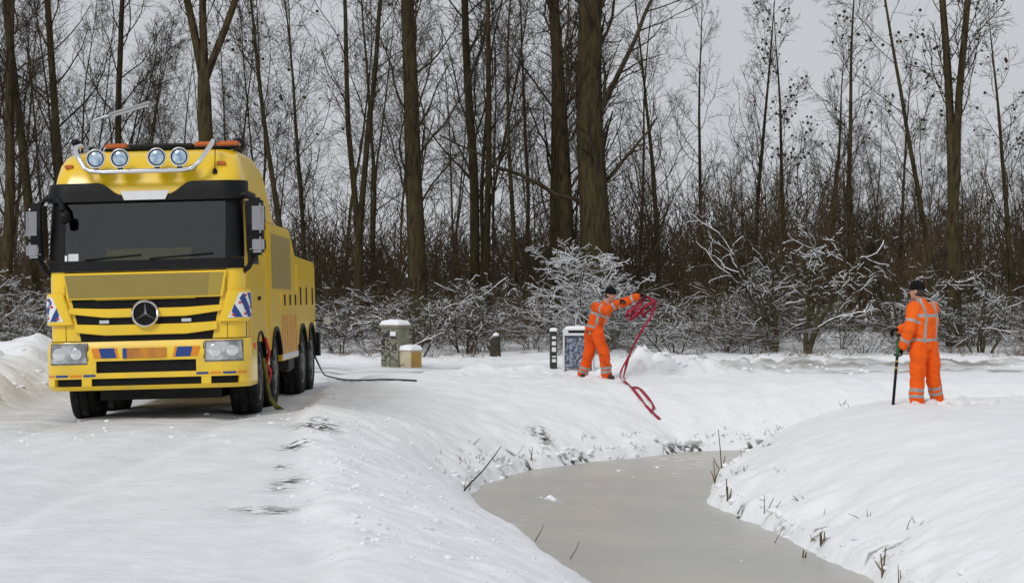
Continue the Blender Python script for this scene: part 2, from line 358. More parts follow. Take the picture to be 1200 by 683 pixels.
for rx in (-5.58, -3.5): pack = np.maximum(pack, .95 * trk * np.exp(-((x - rx - .05 * fbm(x * 0, y, 3, 2, 31)) / .26) ** 2) * (.55 + .45 * np.sin(y * 42)) * sstep(25, 21, y))
grime = np.zeros(len(x)); grime += trk * .30 * sstep(20.5, 22.5, y) * sstep(32, 24, y)
grime += sstep(2.5, 4, x) * np.exp(-((y - 36.7) / .6) ** 2) * .9
grime += far * np.exp(-((y - 38.6 - .15 * fbm(x, y * 0, 4, 2, 71)) / .45) ** 2) * 1.0 + far * np.exp(-((y - 40.6) / .4) ** 2) * .8 * sstep(4, 2, x)
grime += 1.0 * np.exp(-((y - 40.5 - .5 * fbm(x, y * 0, 4, 2, 48)) / .45) ** 2) * sstep(3.0, 5.5, x) + .15 * np.exp(-((y - 43.7) / .5) ** 2) + .08 * sstep(-6.9, -7.8, x) * sstep(22, 28, y) * sstep(38, 34, y)
dirt = sstep(.13, .03, s) * sstep(-.3, 0, s) * (fbm(x, y, .5, 3, 73) > .16) * sstep(21, 23, y + .8 * x)
dirt = np.maximum(dirt, .9 * sstep(1.0, .3, s) * (fbm(x, y, .22, 3, 75) > .60) * sstep(0, .05, s) * sstep(23, 26, y))
dirt = np.maximum(dirt, .8 * sstep(.7, .1, s) * (fbm(x, y, .25, 3, 76) > .52) * sstep(0, .05, s) * sstep(2, 2.4, x))
for px, py, rx, ry in ((336, 566, .10, .55), (330, 548, .06, .25), (300, 597, .22, .16), (322, 600, .18, .20), (345, 520, .16, .3), (372, 497, .25, .5), (632, 508, .10, .35), (640, 516, .10, .3)):
    h = hit(px, py); dirt = np.maximum(dirt, 1.2 * np.exp(-(((x - h.x) / rx) ** 2 + ((y - h.y) / ry) ** 2)) * (1 if py < 590 else .75))
dirt = np.maximum(dirt, .55 * sstep(47, 52, y) * (fbm(x, y, .8, 3, 77) > .0))
def ground_obj(name, mask, m):
    q = Q[mask]; u, inv = np.unique(q, return_inverse=True); inv = inv.reshape(q.shape)
    me = bpy.data.meshes.new(name); me.vertices.add(len(u)); me.vertices.foreach_set('co', P[u].ravel())
    me.loops.add(inv.size); me.loops.foreach_set('vertex_index', inv.ravel())
    me.polygons.add(len(inv)); me.polygons.foreach_set('loop_start', np.arange(len(inv)) * 4); me.polygons.foreach_set('loop_total', np.full(len(inv), 4))
    me.polygons.foreach_set('use_smooth', np.ones(len(inv), bool)); me.update(); me.validate()
    for nm, a in (('pack', pack), ('grime', grime), ('dirt', dirt)):
        at_ = me.attributes.new(nm, 'FLOAT', 'POINT'); at_.data.foreach_set('value', np.clip(a[u], 0, 1).astype(np.float32))
    me.materials.append(m); o = bpy.data.objects.new(name, me); col.objects.link(o); o['kind'] = 'structure'; return o
qc = Q[:, 0]
m_trk = (trk[qc] > .5) & (far[qc] <= .5); m_far = far[qc] > .5
inwin = (np.abs(x[qc]) < 60)
m_far &= inwin; m_trk &= inwin
tag(ground_obj('ground', ~(m_trk | m_far), M['snow']), 'snow covered verges, ditch banks and woodland floor')
tag(ground_obj('track', m_trk, M['packed']), 'track of packed snow under the yellow truck')
tag(ground_obj('road', m_far, M['packed']), 'snowy road with grey wheel ruts in front of the wood')
# frozen ditch
wx = np.arange(-1.6, 9.6, .12); wy = np.arange(-8.5, 31.8, .16); WX, WY = np.meshgrid(wx, wy)
wxr, wyr = WX.ravel(), WY.ravel(); n1 = len(wx)
wz = WL + .004 * fbm(wxr, wyr, .5, 3, 81)
I = (np.arange(len(wy) - 1)[:, None] * n1 + np.arange(n1 - 1)[None, :]).ravel()
keep = shore(wxr, wyr)[0][I] < .8; I = I[keep]
o = link('water', np.stack([wxr, wyr, wz], 1), [tuple(q) for q in np.stack([I, I + 1, I + n1 + 1, I + n1], 1).tolist()], M['ice'], smooth=True)
a = o.data.attributes.new('slush', 'FLOAT', 'POINT')
sl = np.exp(-(((wxr - 2.6) / 1.0) ** 2 + ((wyr - 28.4) / 1.3) ** 2)) + .45 * sstep(.1, .9, fbm(wxr, wyr, 1.2, 3, 83) + .3)
a.data.foreach_set('value', np.clip(sl, 0, 1).astype(np.float32)); o['kind'] = 'structure'
tag(o, 'frozen ditch with a skin of grey slush ice')
# ------------------------------------------------------------------ branch tubes, vectorised
class Tubes:
    def __init__(s): s.b = {}
    def add(s, pts, rad, k, mi=0): s.b.setdefault((len(pts), k, mi), []).append((pts, rad))
    def arrays(s):
        V = []; Fq = []; MI = []; off = 0
        for (n, k, mi), lst in s.b.items():
            p = np.array([q[0] for q in lst]); r = np.array([q[1] for q in lst]); B = len(lst)
            t = np.empty_like(p); t[:, 1:-1] = p[:, 2:] - p[:, :-2]; t[:, 0] = p[:, 1] - p[:, 0]; t[:, -1] = p[:, -1] - p[:, -2]
            t /= np.linalg.norm(t, axis=2, keepdims=True) + 1e-9
            m = t.mean(1); ax = np.argmin(np.abs(m), axis=1); ref = np.eye(3)[ax][:, None, :]
            u = np.cross(t, np.broadcast_to(ref, t.shape)); u /= np.linalg.norm(u, axis=2, keepdims=True) + 1e-9
            b = np.cross(t, u)
            an = 2 * np.pi * np.arange(k) / k
            v = p[:, :, None, :] + r[:, :, None, None] * (np.cos(an)[None, None, :, None] * u[:, :, None, :] + np.sin(an)[None, None, :, None] * b[:, :, None, :])
            V.append(v.reshape(-1, 3))
            i = np.arange(B)[:, None, None] * n * k + np.arange(n - 1)[None, :, None] * k + np.arange(k)[None, None, :]
            j = np.arange(B)[:, None, None] * n * k + np.arange(n - 1)[None, :, None] * k + ((np.arange(k) + 1) % k)[None, None, :]
            f = np.stack([i, j, j + k, i + k], -1).reshape(-1, 4) + off
            Fq.append(f); MI.append(np.full(len(f), mi)); off += B * n * k
        return np.concatenate(V), np.concatenate(Fq), np.concatenate(MI)
    def mesh(s, name, mats): return raw_mesh(name, *s.arrays(), mats)
def raw_mesh(name, V, Fq, MI, mats):
    me = bpy.data.meshes.new(name); me.vertices.add(len(V)); me.vertices.foreach_set('co', V.ravel())
    me.loops.add(Fq.size); me.loops.foreach_set('vertex_index', Fq.ravel().astype(np.int32))
    me.polygons.add(len(Fq)); me.polygons.foreach_set('loop_start', np.arange(len(Fq)) * 4); me.polygons.foreach_set('loop_total', np.full(len(Fq), 4))
    me.polygons.foreach_set('material_index', MI.astype(np.int32)); me.polygons.foreach_set('use_smooth', np.ones(len(Fq), bool))
    for k in mats: me.materials.append(k)
    me.update(); return me
def put(name, me, parent=None, loc=None):
    o = bpy.data.objects.new(name, me); col.objects.link(o)
    if parent: o.parent = parent
    if loc is not None: o.location = loc
    return o
def nrm(v):
    l = math.sqrt(v[0] ** 2 + v[1] ** 2 + v[2] ** 2) or 1; return (v[0] / l, v[1] / l, v[2] / l)
def walk(rg, p, d, Ln, r0, r1, n, wob, trop):
    pts = [p]; rad = [r0]; st = Ln / (n - 1)
    for i in range(1, n):
        d = nrm((d[0] + rg.gauss(0, wob), d[1] + rg.gauss(0, wob), d[2] + rg.gauss(0, wob * .7) + trop))
        p = (p[0] + d[0] * st, p[1] + d[1] * st, p[2] + d[2] * st); pts.append(p); rad.append(r0 + (r1 - r0) * i / (n - 1))
    return pts, rad
def at_t(pts, rad, t):
    q = t * (len(pts) - 1); i = min(int(q), len(pts) - 2); f = q - i
    p = tuple(pts[i][k] + (pts[i + 1][k] - pts[i][k]) * f for k in range(3)); d = nrm(tuple(pts[i + 1][k] - pts[i][k] for k in range(3)))
    return p, d, rad[i] + (rad[i + 1] - rad[i]) * f
def side_dir(rg, d, ang):
    a = (1, 0, 0) if abs(d[0]) < .7 else (0, 1, 0)
    u = nrm((d[1] * a[2] - d[2] * a[1], d[2] * a[0] - d[0] * a[2], d[0] * a[1] - d[1] * a[0]))
    v = (d[1] * u[2] - d[2] * u[1], d[2] * u[0] - d[0] * u[2], d[0] * u[1] - d[1] * u[0])
    ph = rg.uniform(0, 6.283); c, s_ = math.cos(ang), math.sin(ang); cu, cv = math.cos(ph), math.sin(ph)
    return nrm(tuple(d[k] * c + s_ * (u[k] * cu + v[k] * cv) for k in range(3)))
def kids(rg, T, pts, rad, Ln, spec, lv, out=None, snow=None):
    if lv >= len(spec): return
    sp = spec[lv]
    for i in range(sp['n']):
        t = sp['t0'] + (sp.get('t1', 1.0) - sp['t0']) * (i + rg.random()) / sp['n']
        p, d, r = at_t(pts, rad, min(t, .995)); dd = side_dir(rg, d, R(rg.uniform(*sp['ang'])))
        l = sp['len'] * (Ln if sp.get('rel', True) else 1) * (1 - sp.get('tp', .6) * t) * rg.uniform(.65, 1.25)
        if 'flat' in sp: dd = nrm((dd[0], dd[1], dd[2] * sp['flat']))
        r0 = max(min(r * sp['rf'], sp.get('rmax', 1)), sp['rmin'])
        b = walk(rg, p, dd, l, r0, max(r0 * .35, sp['rmin'] * .7), sp['pts'], sp['wob'], sp['trop'])
        T.add(b[0], b[1], sp['k'], sp.get('mi', 0))
        if snow and rg.random() < snow[0] and abs(b[0][-1][2] - b[0][0][2]) < .72 * l:
            off = snow[1]
            T.add([(q[0], q[1], q[2] + rr * .6 + off * .6) for q, rr in zip(*b)], [rr * .62 + off * (.45 + .5 * rg.random()) for rr in b[1]], sp['k'], 1)
        if out is not None and lv == len(spec) - 1: out.append(b[0][-1])
        kids(rg, T, b[0], b[1], l, spec, lv + 1, out, snow)
SLIM = [dict(n=24, t0=.22, ang=(28, 55), len=.26, rf=.27, rmin=.008, pts=7, wob=.17, trop=.10, k=4, tp=.62),
        dict(n=8, t0=.15, ang=(28, 65), len=.50, rf=.5, rmin=.0065, pts=5, wob=.16, trop=.06, k=3, tp=.5),
        dict(n=7, t0=.15, ang=(25, 65), len=.58, rf=.6, rmin=.0048, pts=3, wob=.2, trop=.04, k=3, tp=.4)]
POPLAR = [dict(n=34, t0=.16, ang=(25, 60), len=.22, rf=.17, rmin=.014, rmax=.075, pts=8, wob=.16, trop=.13, k=5, tp=.5),
          dict(n=8, t0=.15, ang=(25, 60), len=.45, rf=.5, rmin=.011, pts=6, wob=.16, trop=.07, k=3, tp=.5),
          dict(n=6, t0=.15, ang=(25, 65), len=.58, rf=.6, rmin=.0055, pts=3, wob=.18, trop=.05, k=3, tp=.4)]
# ------------------------------------------------------------------ trees that can be told apart
def cones(rg, tips, n, parent):
    mb = MB()
    for p in rg.sample(tips, min(n, len(tips))):
        r = rg.uniform(.028, .055)
        mb.lathe([(r * .1, -r), (r * .8, -r * .55), (r, 0), (r * .8, r * .6), (r * .1, r)], (p[0], p[1], p[2] - r), 'Z', 6)
    return tag(mb.build('seed_balls', M['twig'], parent, smooth=True), kind='stuff')
def hero(label, px, d, wpx, lean=(0, 0), hgt=17, seed=1, forks=(), spec=POPLAR, ncone=0, wob=.018, extra=(), fork_at=None, group=None):
    """px: column of the trunk's foot in the photo, d: metres away, wpx: its width in photo pixels"""
    rg = random.Random(seed); x0 = (px - 600) / F * d; z0 = tz(x0, d) - .1; r = wpx / F * d / 2 * 1.12
    root = empty('bare_tree', (x0, d, z0)); tag(root, label, 'tree', group)
    T = Tubes(); C = Tubes(); tips = []
    stems = [((0, 0, 0), nrm((lean[0], lean[1], 1)), hgt, r, r * (.38 if hgt > 14.5 else .07))]
    if fork_at:
        b0 = walk(rg, (0, 0, 0), nrm((lean[0], lean[1], 1)), fork_at, r * 1.12, r * .95, 8, wob, .01); b0[1][-1] = r * .55; T.add(*b0, 10)
        stems = [(at_t(*b0, .90)[0], nrm((fx, fy, 1)), hgt - fork_at, r * fr, r * .2) for i, (fx, fy, fr) in enumerate(forks)]
    for i, (p, dr, hh, ra, rb) in enumerate(stems):
        if not fork_at:
            b = walk(rg, p, dr, hh, ra, rb, 16, wob, .01); b[1][0] = ra * 1.35; b[1][1] *= 1.04
        else:
            b = walk(rg, p, dr, hh, ra, rb, 12, wob * 2, .012)
        T.add(*b, 10); kids(rg, C, *b, hh, ([dict(spec[0], n=int(spec[0]['n'] * .6))] + list(spec[1:])) if fork_at else spec, 0, tips)
    for e in extra:          # named limbs: start height, end offset, radius
        (h0, dx, dy, dz, er) = e
        p0 = at_t(*b, h0 / hgt)[0]; n = 9
        pts = [(p0[0] + dx * i / (n - 1) + rg.gauss(0, .04), p0[1] + dy * i / (n - 1), p0[2] + dz * i / (n - 1) + rg.gauss(0, .05)) for i in range(n)]
        rad = [er * (1 - .75 * i / (n - 1)) for i in range(n)]; pts[0] = p0
        C.add(pts, rad, 6); kids(rg, C, pts, rad, math.hypot(dx, dz), spec[1:], 0, tips)
    put('trunk', T.mesh('trunk', [M['bark']]), root); put('crown', C.mesh('crown', [M['twig']]), root)
    if ncone: cones(rg, tips, ncone, root)
    return root
SPARSE = [dict(SLIM[0], n=16, t0=.3), SLIM[1], SLIM[2]]
hero('tall straight tree with thick mossy trunk behind the graffiti cabinet', 492, 54, 21, (-.01, 0), 18, 11)
hero('stoutest bare trunk in the wood, behind the snow laden bush', 702, 55, 37, (.0, 0), 19, 12, extra=((3.9, -4.5, -.6, 2.2, .085), (6.2, 2.6, -.4, 5.6, .10)))
hero('thick trunk standing close beside the stoutest one, slightly thinner', 668, 56.5, 18, (-.01, 0), 18, 13)
hero('slender trunk tucked behind the two thickest ones', 651, 59, 13, (-.005, 0), 17, 14, spec=SLIM)
hero('three forked tree rising right behind the truck cab', 246, 52, 15, (.0, 0), 17, 15, fork_at=8.2, forks=((-.17, .0, .62), (.02, .1, .60), (.34, -.05, .58)))
hero('crooked tree behind the snow heap, trunk leaning outward', 48, 55, 12, (-.09, 0), 16, 16)
hero('upright tree between the crooked tree and the street lamp', 78, 57, 11, (.0, 0), 16, 17, spec=SLIM)
hero('dark trunk at the far end of the wood beside the crooked tree', 4, 54, 13, (.03, 0), 15, 18, spec=SLIM)
hero('tree with fine upswept twigs behind the street lamp', 148, 60, 9, (-.03, 0), 15, 19, spec=SLIM)
hero('thin tree leaning away beside the truck body', 352, 54, 8, (-.18, 0), 14, 20, spec=SPARSE, ncone=60)
hero('slim double stemmed tree between the truck and the thick mossy trunk', 419, 56, 10, (.01, 0), 16, 21, spec=SLIM, fork_at=3.2, forks=((-.05, 0, .7), (.06, .02, .7)), ncone=50)
hero('straight mid sized tree between the thick mossy trunk and the bush', 556, 58, 11.5, (-.01, 0), 17, 22, spec=SLIM)
hero('thin companion stem growing against the straight mid sized tree', 569, 57, 8, (-.02, 0), 15, 23, spec=SLIM)
hero('skinny tree leaning toward the mid sized tree', 611, 56, 7, (-.13, 0), 13, 24, spec=SPARSE)
hero('tall tree with two parting trunks behind the standing worker', 1119, 52, 17, (-.01, 0), 17, 25, fork_at=4.0, forks=((-.03, 0, .60), (.15, .05, .56)), ncone=90)
hero('thin tree leaning away from the twin trunks, hung with seed balls', 1108, 55, 7.5, (-.20, 0), 14, 26, spec=SPARSE, ncone=110)
hero('lone slender tree against open sky beside the stoutest trunks', 824, 64, 6, (.0, 0), 12.2, 27, spec=SPARSE)
hero('slender tree with feathery top, first of the row against the sky', 884, 66, 6.5, (.02, 0), 12.8, 28, spec=SLIM)
hero('slender tree with seed balls in its bushy top', 922, 66, 6.5, (.01, 0), 11.6, 29, spec=SPARSE, ncone=150)
hero('tallest slim tree of the row against open sky', 998, 64, 8, (.01, 0), 13.4, 30, spec=SLIM, ncone=40)
hero('short slim tree with dense twigs beside the tallest slim one', 972, 68, 7, (.0, 0), 10.2, 31, spec=SLIM)
hero('slim tree with a brushy crown between the row and the twin trunks', 1052, 66, 6, (.0, 0), 9.4, 32, spec=SLIM)
hero('slim bare tree at the end of the wood beyond the twin trunks', 1188, 60, 8, (-.03, 0), 10.5, 33, spec=SPARSE, ncone=60)
hero('thin trunk between the lone slender tree and the stoutest trunk', 775, 62, 7, (-.01, 0), 12.5, 34, spec=SLIM)
# the rest of the wood: eight shapes, copied
rg = random.Random(5)
protos = []
for i in range(8):
    T = Tubes(); C = Tubes(); hh = rg.uniform(11, 15); rr = rg.uniform(.06, .105)
    b = walk(rg, (0, 0, 0), nrm((rg.uniform(-.05, .05), rg.uniform(-.05, .05), 1)), hh, rr, rr * .1, 14, .04, .012); T.add(*b, 7)
    if i % 3 == 1:
        p, d_, r_ = at_t(*b, .25); b2 = walk(rg, p, nrm((rg.uniform(-.25, .25), rg.uniform(-.2, .2), 1)), hh * .7, r_ * .75, r_ * .2, 10, .03, .02); T.add(*b2, 7)
        kids(rg, C, *b2, hh * .7, SLIM, 0)
    kids(rg, C, *b, hh, SLIM, 0)
    protos.append((T.mesh('trunk', [M['bark']]), C.mesh('crown', [M['twig']])))
def wood_tree(px, d, sc_, label, group):
    x0 = (px - 600) / F * d; o = empty('bare_tree', (x0, d, tz(x0, d) - .15), (0, 0, rg.uniform(0, 6.28))); o.scale = (sc_ * rg.uniform(.8, 1.15), sc_ * rg.uniform(.8, 1.15), sc_)
    tag(o, label, 'tree', group); t, c = rg.choice(protos); put('trunk', t, o); put('crown', c, o)
for i in range(36):
    px = -60 + (i + rg.random()) * 23.5
    wood_tree(px, rg.uniform(58, 92), rg.uniform(.85, 1.2), 'slender dark bare tree deep in the wood behind the thicker trunks', 'slender trees deep in the wood')
for i in range(26):
    px = 815 + (i + rg.random()) * 16
    wood_tree(px, rg.uniform(70, 95), rg.uniform(.5, .72), 'low bare tree rising out of the brown thicket under open sky', 'low trees in the brown thicket')
# ------------------------------------------------------------------ shrubs and undergrowth
def shrub(rg, nst, hgt, spread, spec, snow=None, r0=.02, k=4, arch=0.0):
    T = Tubes()
    for i in range(nst):
        a = rg.uniform(0, 6.283); q = rg.uniform(0, .3); sp = rg.uniform(.2, 1) * spread
        l = hgt * rg.uniform(.6, 1.1)
        b = walk(rg, (q * math.cos(a), q * math.sin(a), -.1), nrm((math.cos(a) * sp, math.sin(a) * sp, 1)), l, r0 * rg.uniform(.7, 1.2), r0 * .3, 7, .12, -arch)
        T.add(*b, k, 0)
        kids(rg, T, *b, l, spec, 0, None, snow)
    return T
THK = [dict(n=7, t0=.2, ang=(15, 45), len=.5, rf=.6, rmin=.008, pts=5, wob=.14, trop=.10, k=3, tp=.5), dict(n=4, t0=.2, ang=(20, 50), len=.5, rf=.6, rmin=.0075, pts=2, wob=.15, trop=.06, k=3, tp=.4)]
def stuff(name, variants, places, mats, label, cat):
    V = []; Q_ = []; MI = []; off = 0
    for (x0, y0, sx, sz) in places:
        v, f, mi = rg.choice(variants); a = rg.uniform(0, 6.283); c, s_ = math.cos(a), math.sin(a)
        vv = np.stack([(v[:, 0] * c - v[:, 1] * s_) * sx + x0, (v[:, 0] * s_ + v[:, 1] * c) * sx + y0, v[:, 2] * sz + tz(x0, y0)], 1)
        V.append(vv); Q_.append(f + off); MI.append(mi); off += len(v)
    o = put(name, raw_mesh(name, np.concatenate(V), np.concatenate(Q_), np.concatenate(MI), mats)); tag(o, label, cat, kind='stuff'); return o
rg = random.Random(77)
var = [shrub(rg, 9, rg.uniform(2.6, 4.2), rg.uniform(.18, .75), THK, None, .022).arrays() for _ in range(8)]
pl = []
for i in range(165):
    px = -80 + (i * .6180339 % 1) * 1370; d = rg.uniform(57, 73) if i < 120 else rg.uniform(76, 108); hz = rg.uniform(.9, 1.25) * (1.2 if px > 760 else 1.0)
    pl.append(((px - 600) / F * d, d, rg.uniform(1.1, 1.6) * (1 if i < 120 else 1.7), hz * (1 if i < 120 else 1.1)))
stuff('thicket', var, pl, [M['brown_twig']], 'dense reddish brown thicket of bare stems between the tree trunks', 'thicket')
FRO = [dict(n=8, t0=.15, ang=(25, 65), len=.55, rf=.6, rmin=.005, pts=4, wob=.2, trop=-.02, k=3, tp=.5), dict(n=4, t0=.2, ang=(25, 70), len=.58, rf=.6, rmin=.004, pts=3, wob=.24, trop=-.02, k=3, tp=.4)]
var = [shrub(rg, 9, 1.7, .75, FRO, (.28, .0042), .010, 3, .05).arrays() for _ in range(6)]
pl = []
for i in range(110):
    px = rg.uniform(-70, 1280); d = rg.uniform(48.5, 57)
    pl.append(((px - 600) / F * d, d, rg.uniform(.95, 1.5), rg.uniform(.65, 1.1) * (.6 if d < 50.5 else 1)))
stuff('undergrowth', var, pl, [M['dry_twig'], M['snowcap']], 'tangled undergrowth dusted with snow along the edge of the wood', 'undergrowth')
# single shrubs one can point at
SNB = [dict(n=12, t0=.12, ang=(30, 70), len=.55, rf=.55, rmin=.007, pts=6, wob=.18, trop=-.03, k=4, tp=.5, flat=.55),
       dict(n=8, t0=.15, ang=(25, 65), len=.5, rf=.55, rmin=.005, pts=5, wob=.22, trop=-.04, k=3, tp=.4, flat=.6),
       dict(n=4, t0=.2, ang=(25, 65), len=.5, rf=.7, rmin=.004, pts=3, wob=.24, trop=-.04, k=3, tp=.4)]
def one_shrub(name, label, px, d, seed, nst, hgt, spread, spec, snow, r0, arch=0, group=None, trunk=None):
    rg = random.Random(seed); x0 = (px - 600) / F * d; o = empty(name, (x0, d, tz(x0, d))); tag(o, label, 'shrub', group)
    v, f, mi = shrub(rg, nst, hgt, spread, spec, snow, r0, 5, arch).arrays()
    for nm, k, m in (('branches', 0, M['shrub_bark']), ('snow_cover', 1, M['snowcap'])):
        ff = f[mi == k]
        if len(ff) == 0: continue
        u, inv = np.unique(ff, return_inverse=True); tag(put(nm, raw_mesh(nm, v[u], inv.reshape(ff.shape), np.zeros(len(ff)), [m]), o), kind='stuff' if k else None)
    return o
one_shrub('snowy_bush', 'broad dome shaped bush loaded with snow below the stoutest trunks', 690, 50.5, 3, 11, 3.0, .62, SNB, (.8, .008), .03, .05)
OPEN = [dict(n=7, t0=.25, ang=(35, 75), len=.62, rf=.58, rmin=.014, pts=8, wob=.24, trop=.0, k=5, tp=.5), dict(n=6, t0=.2, ang=(30, 70), len=.5, rf=.55, rmin=.007, pts=6, wob=.26, trop=.0, k=4, tp=.4),
        dict(n=4, t0=.2, ang=(30, 70), len=.5, rf=.6, rmin=.0045, pts=4, wob=.2, trop=.02, k=3, tp=.4)]
one_shrub('gnarled_shrub', 'gnarled shrub with thick snow lined limbs behind the dirty snow ridge', 945, 48.8, 8, 3, 3.2, .55, OPEN, (.5, .008), .09, .0)
one_shrub('gnarled_shrub', 'many stemmed shrub with thin white lined branches beside the gnarled shrub', 905, 50.0, 9, 5, 3.8, .28, OPEN, (.45, .005), .06, .0)
one_shrub('gnarled_shrub', 'sprawling snow lined shrub right behind the standing worker', 1062, 49.5, 10, 4, 2.6, .6, OPEN, (.5, .005), .05, .02)
one_shrub('gnarled_shrub', 'low snowy shrub under the tree with two parting trunks', 1150, 49.3, 12, 5, 2.0, .6, OPEN, (.5, .005), .04, .03)
one_shrub('gnarled_shrub', 'leafless shrub with bent snowy limbs behind the graffiti cabinet', 486, 47.2, 14, 4, 2.0, .85, OPEN, (.4, .005), .04, .03)
one_shrub('gnarled_shrub', 'fine twigged snowy shrub between the cabinet and the stump', 545, 49.0, 15, 7, 2.1, .5, OPEN, (.35, .007), .025, .02)
one_shrub('gnarled_shrub', 'pale frosted bush behind the snow heap by the truck', 22, 48, 16, 7, 2.5, .6, SNB, (.3, .005), .025, .05)
one_shrub('gnarled_shrub', 'drooping frosted shrub behind the red strap', 790, 48.5, 17, 5, 1.6, .8, SNB, (.4, .005), .022, .07)
one_shrub('gnarled_shrub', 'frosted shrub right behind the rear of the truck', 398, 49, 18, 5, 1.8, .5, SNB, (.3, .005), .02, .05)
# ------------------------------------------------------------------ the recovery truck
TX, TY = (174 - 600) / 94.4, 23.3
truck = empty('recovery_truck', (TX, TY, 0.0), (0, R(-1.5), R(.26)))
tag(truck, 'yellow four axle recovery truck with roof lamps parked on the snowy track', 'truck')
CAB = [(.95, .05, 1.215, .20), (1.0, .05, 1.22, .20), (1.90, .06, 1.22, .20), (2.03, .08, 1.215, .18), (2.78, .20, 1.19, .18), (2.95, .24, 1.18, .2), (3.10, .30, 1.165, .23), (3.25, .38, 1.14, .26), (3.36, .50, 1.10, .28), (3.43, .66, 1.05, .3), (3.46, .9, .98, .3)]
BUM = [(.43, .02, 1.225, .26), (.48, -.02, 1.245, .26), (.99, -.02, 1.25, .26), (1.01, -.005, 1.245, .26), (1.03, .04, 1.235, .26)]
def lerp_level(LV, z):
    zs = [l[0] for l in LV]; return [float(np.interp(z, zs, [l[i] for l in LV])) for i in (1, 2, 3)]
def wrap(LV, w_, z, off=0):
    f0, hw, r = lerp_level(LV, z); a = abs(w_); sg = 1 if w_ >= 0 else -1; fl = hw - r
    if a <= fl: return (w_, f0 - off + .05 * (a / fl) ** 3 * 0, z)
    ph = (a - fl) / r
    if ph <= math.pi / 2: return (sg * (fl + (r + off) * math.sin(ph)), f0 + r - (r + off) * math.cos(ph), z)
    return (sg * (hw + off), f0 + r + (a - fl - r * math.pi / 2), z)
def wside(LV, z, y):
    f0, hw, r = lerp_level(LV, z); return hw - r + r * math.pi / 2 + (y - f0 - r)
def patch(LV, fn, nu, nv, off, thick=.02, mb=None):
    """a thick sheet following the shell: fn(a,b)->(w,z) with a,b in 0..1"""
    mb = mb or MB(); fr = []; bk = []
    for j in range(nv + 1):
        for i in range(nu + 1):
            w_, z = fn(i / nu, j / nv); fr.append(wrap(LV, w_, z, off)); bk.append(wrap(LV, w_, z, off - thick))
    n = nu + 1; m_ = len(fr); fs = []
    for j in range(nv):
        for i in range(nu):
            q = (j * n + i, j * n + i + 1, (j + 1) * n + i + 1, (j + 1) * n + i); fs.append(q); fs.append(tuple(k + m_ for k in q[::-1]))
    rim = [i for i in range(n)] + [j * n + nu for j in range(1, nv + 1)] + [nv * n + i for i in range(nu - 1, -1, -1)] + [j * n for j in range(nv - 1, 0, -1)]
    for i in range(len(rim)): a, b = rim[i], rim[(i + 1) % len(rim)]; fs.append((b, a, a + m_, b + m_))
    return mb.add(fr + bk, fs)
def rect(w0, w1, z0, z1): return lambda a, b: (w0 + (w1 - w0) * a, z0 + (z1 - z0) * b)
def trap(wt0, wt1, wb0, wb1, z0, z1): return lambda a, b: ((wb0 + (wt0 - wb0) * b) + ((wb1 + (wt1 - wb1) * b) - (wb0 + (wt0 - wb0) * b)) * a, z0 + (z1 - z0) * b)
def P_(name, LV, fn, m, off, thick=.02, nu=12, nv=2, parent=truck, bevel=0): return patch(LV, fn, nu, nv, off, thick).build(name, M[m], parent, bevel, smooth=True)
# cab shell with the windscreen left open
YB = 2.35
def shell(LV, yb, hole=None):
    mb = MB(); rows = []
    zs = []
    for a, b in zip(LV[:-1], LV[1:]):
        k = 3 if b[0] - a[0] > .3 else 1; zs += [a[0] + (b[0] - a[0]) * i / k for i in range(k)]
    zs.append(LV[-1][0])
    for z in zs:
        f0, hw, r = lerp_level(LV, z); fl = hw - r; ws = wside(LV, z, yb); pts = []
        cands = [-ws, -wside(LV, z, f0 + r + (yb - f0 - r) * .5)] + [-(fl + r * math.pi / 2 * t) for t in (1, .8, .6, .4, .2)] + [fl * t for t in (-1, -.75, -.5, -.25, 0, .25, .5, .75, 1)] + [fl + r * math.pi / 2 * t for t in (.2, .4, .6, .8, 1)] + [wside(LV, z, f0 + r + (yb - f0 - r) * .5), ws]
        rows.append([wrap(LV, c, z) for c in cands])
    n = len(rows[0]); v = [p for r_ in rows for p in r_]; f = []
    for j in range(len(rows) - 1):
        for i in range(n):
            if hole and 7 <= i < 15 and hole[0] - .01 <= zs[j] < hole[1] - .01: continue
            f.append((j * n + i, j * n + (i + 1) % n, (j + 1) * n + (i + 1) % n, (j + 1) * n + i))
    f.append(tuple(range(n))[::-1]); f.append(tuple((len(rows) - 1) * n + i for i in range(n)))
    return mb.add(v, f)
cab = shell(CAB, YB, (2.03, 2.78)).build('cab', M['yellow'], truck, smooth=True)
# inside of the cab
MB().box(-1.05, 1.05, .165, 1.0, 1.45, 2.03).build('dashboard', M['interior'], truck, .06)
MB().box(-1.12, 1.12, 1.72, 1.76, 1.3, 3.0).build('sleeper_wall', M['interior'], truck)
for u in (-.62, .62):
    mb = MB().box(u - .27, u + .27, 1.15, 1.32, 1.7, 2.36).box(u - .14, u + .14, 1.17, 1.28, 2.37, 2.56)
    mb.build('seat', M['interior'], truck, .05)
mb = MB(); mb.lathe([(.21, -.015), (.235, 0), (.21, .015), (.19, 0), (.21, -.015)], (0, 0, 0), 'Y', 20)
o = mb.build('steering_wheel', M['black'], truck, smooth=True); o.location = (.62, .72, 2.08); o.rotation_euler = (R(-35), 0, 0)
MB().prism_x([(.13, 2.03), (.30, 2.17), (.30, 2.19), (.13, 2.05)], -.52, .55).build('dashboard_board', M['yellowsign'], truck, .008)
P_('windscreen', CAB, rect(-1.07, 1.07, 2.035, 2.80), 'glass', .012, .008, 16, 6)
P_('windscreen_sill', CAB, rect(-1.24, 1.24, 1.905, 2.035), 'black', .022, .03, 24, 2)
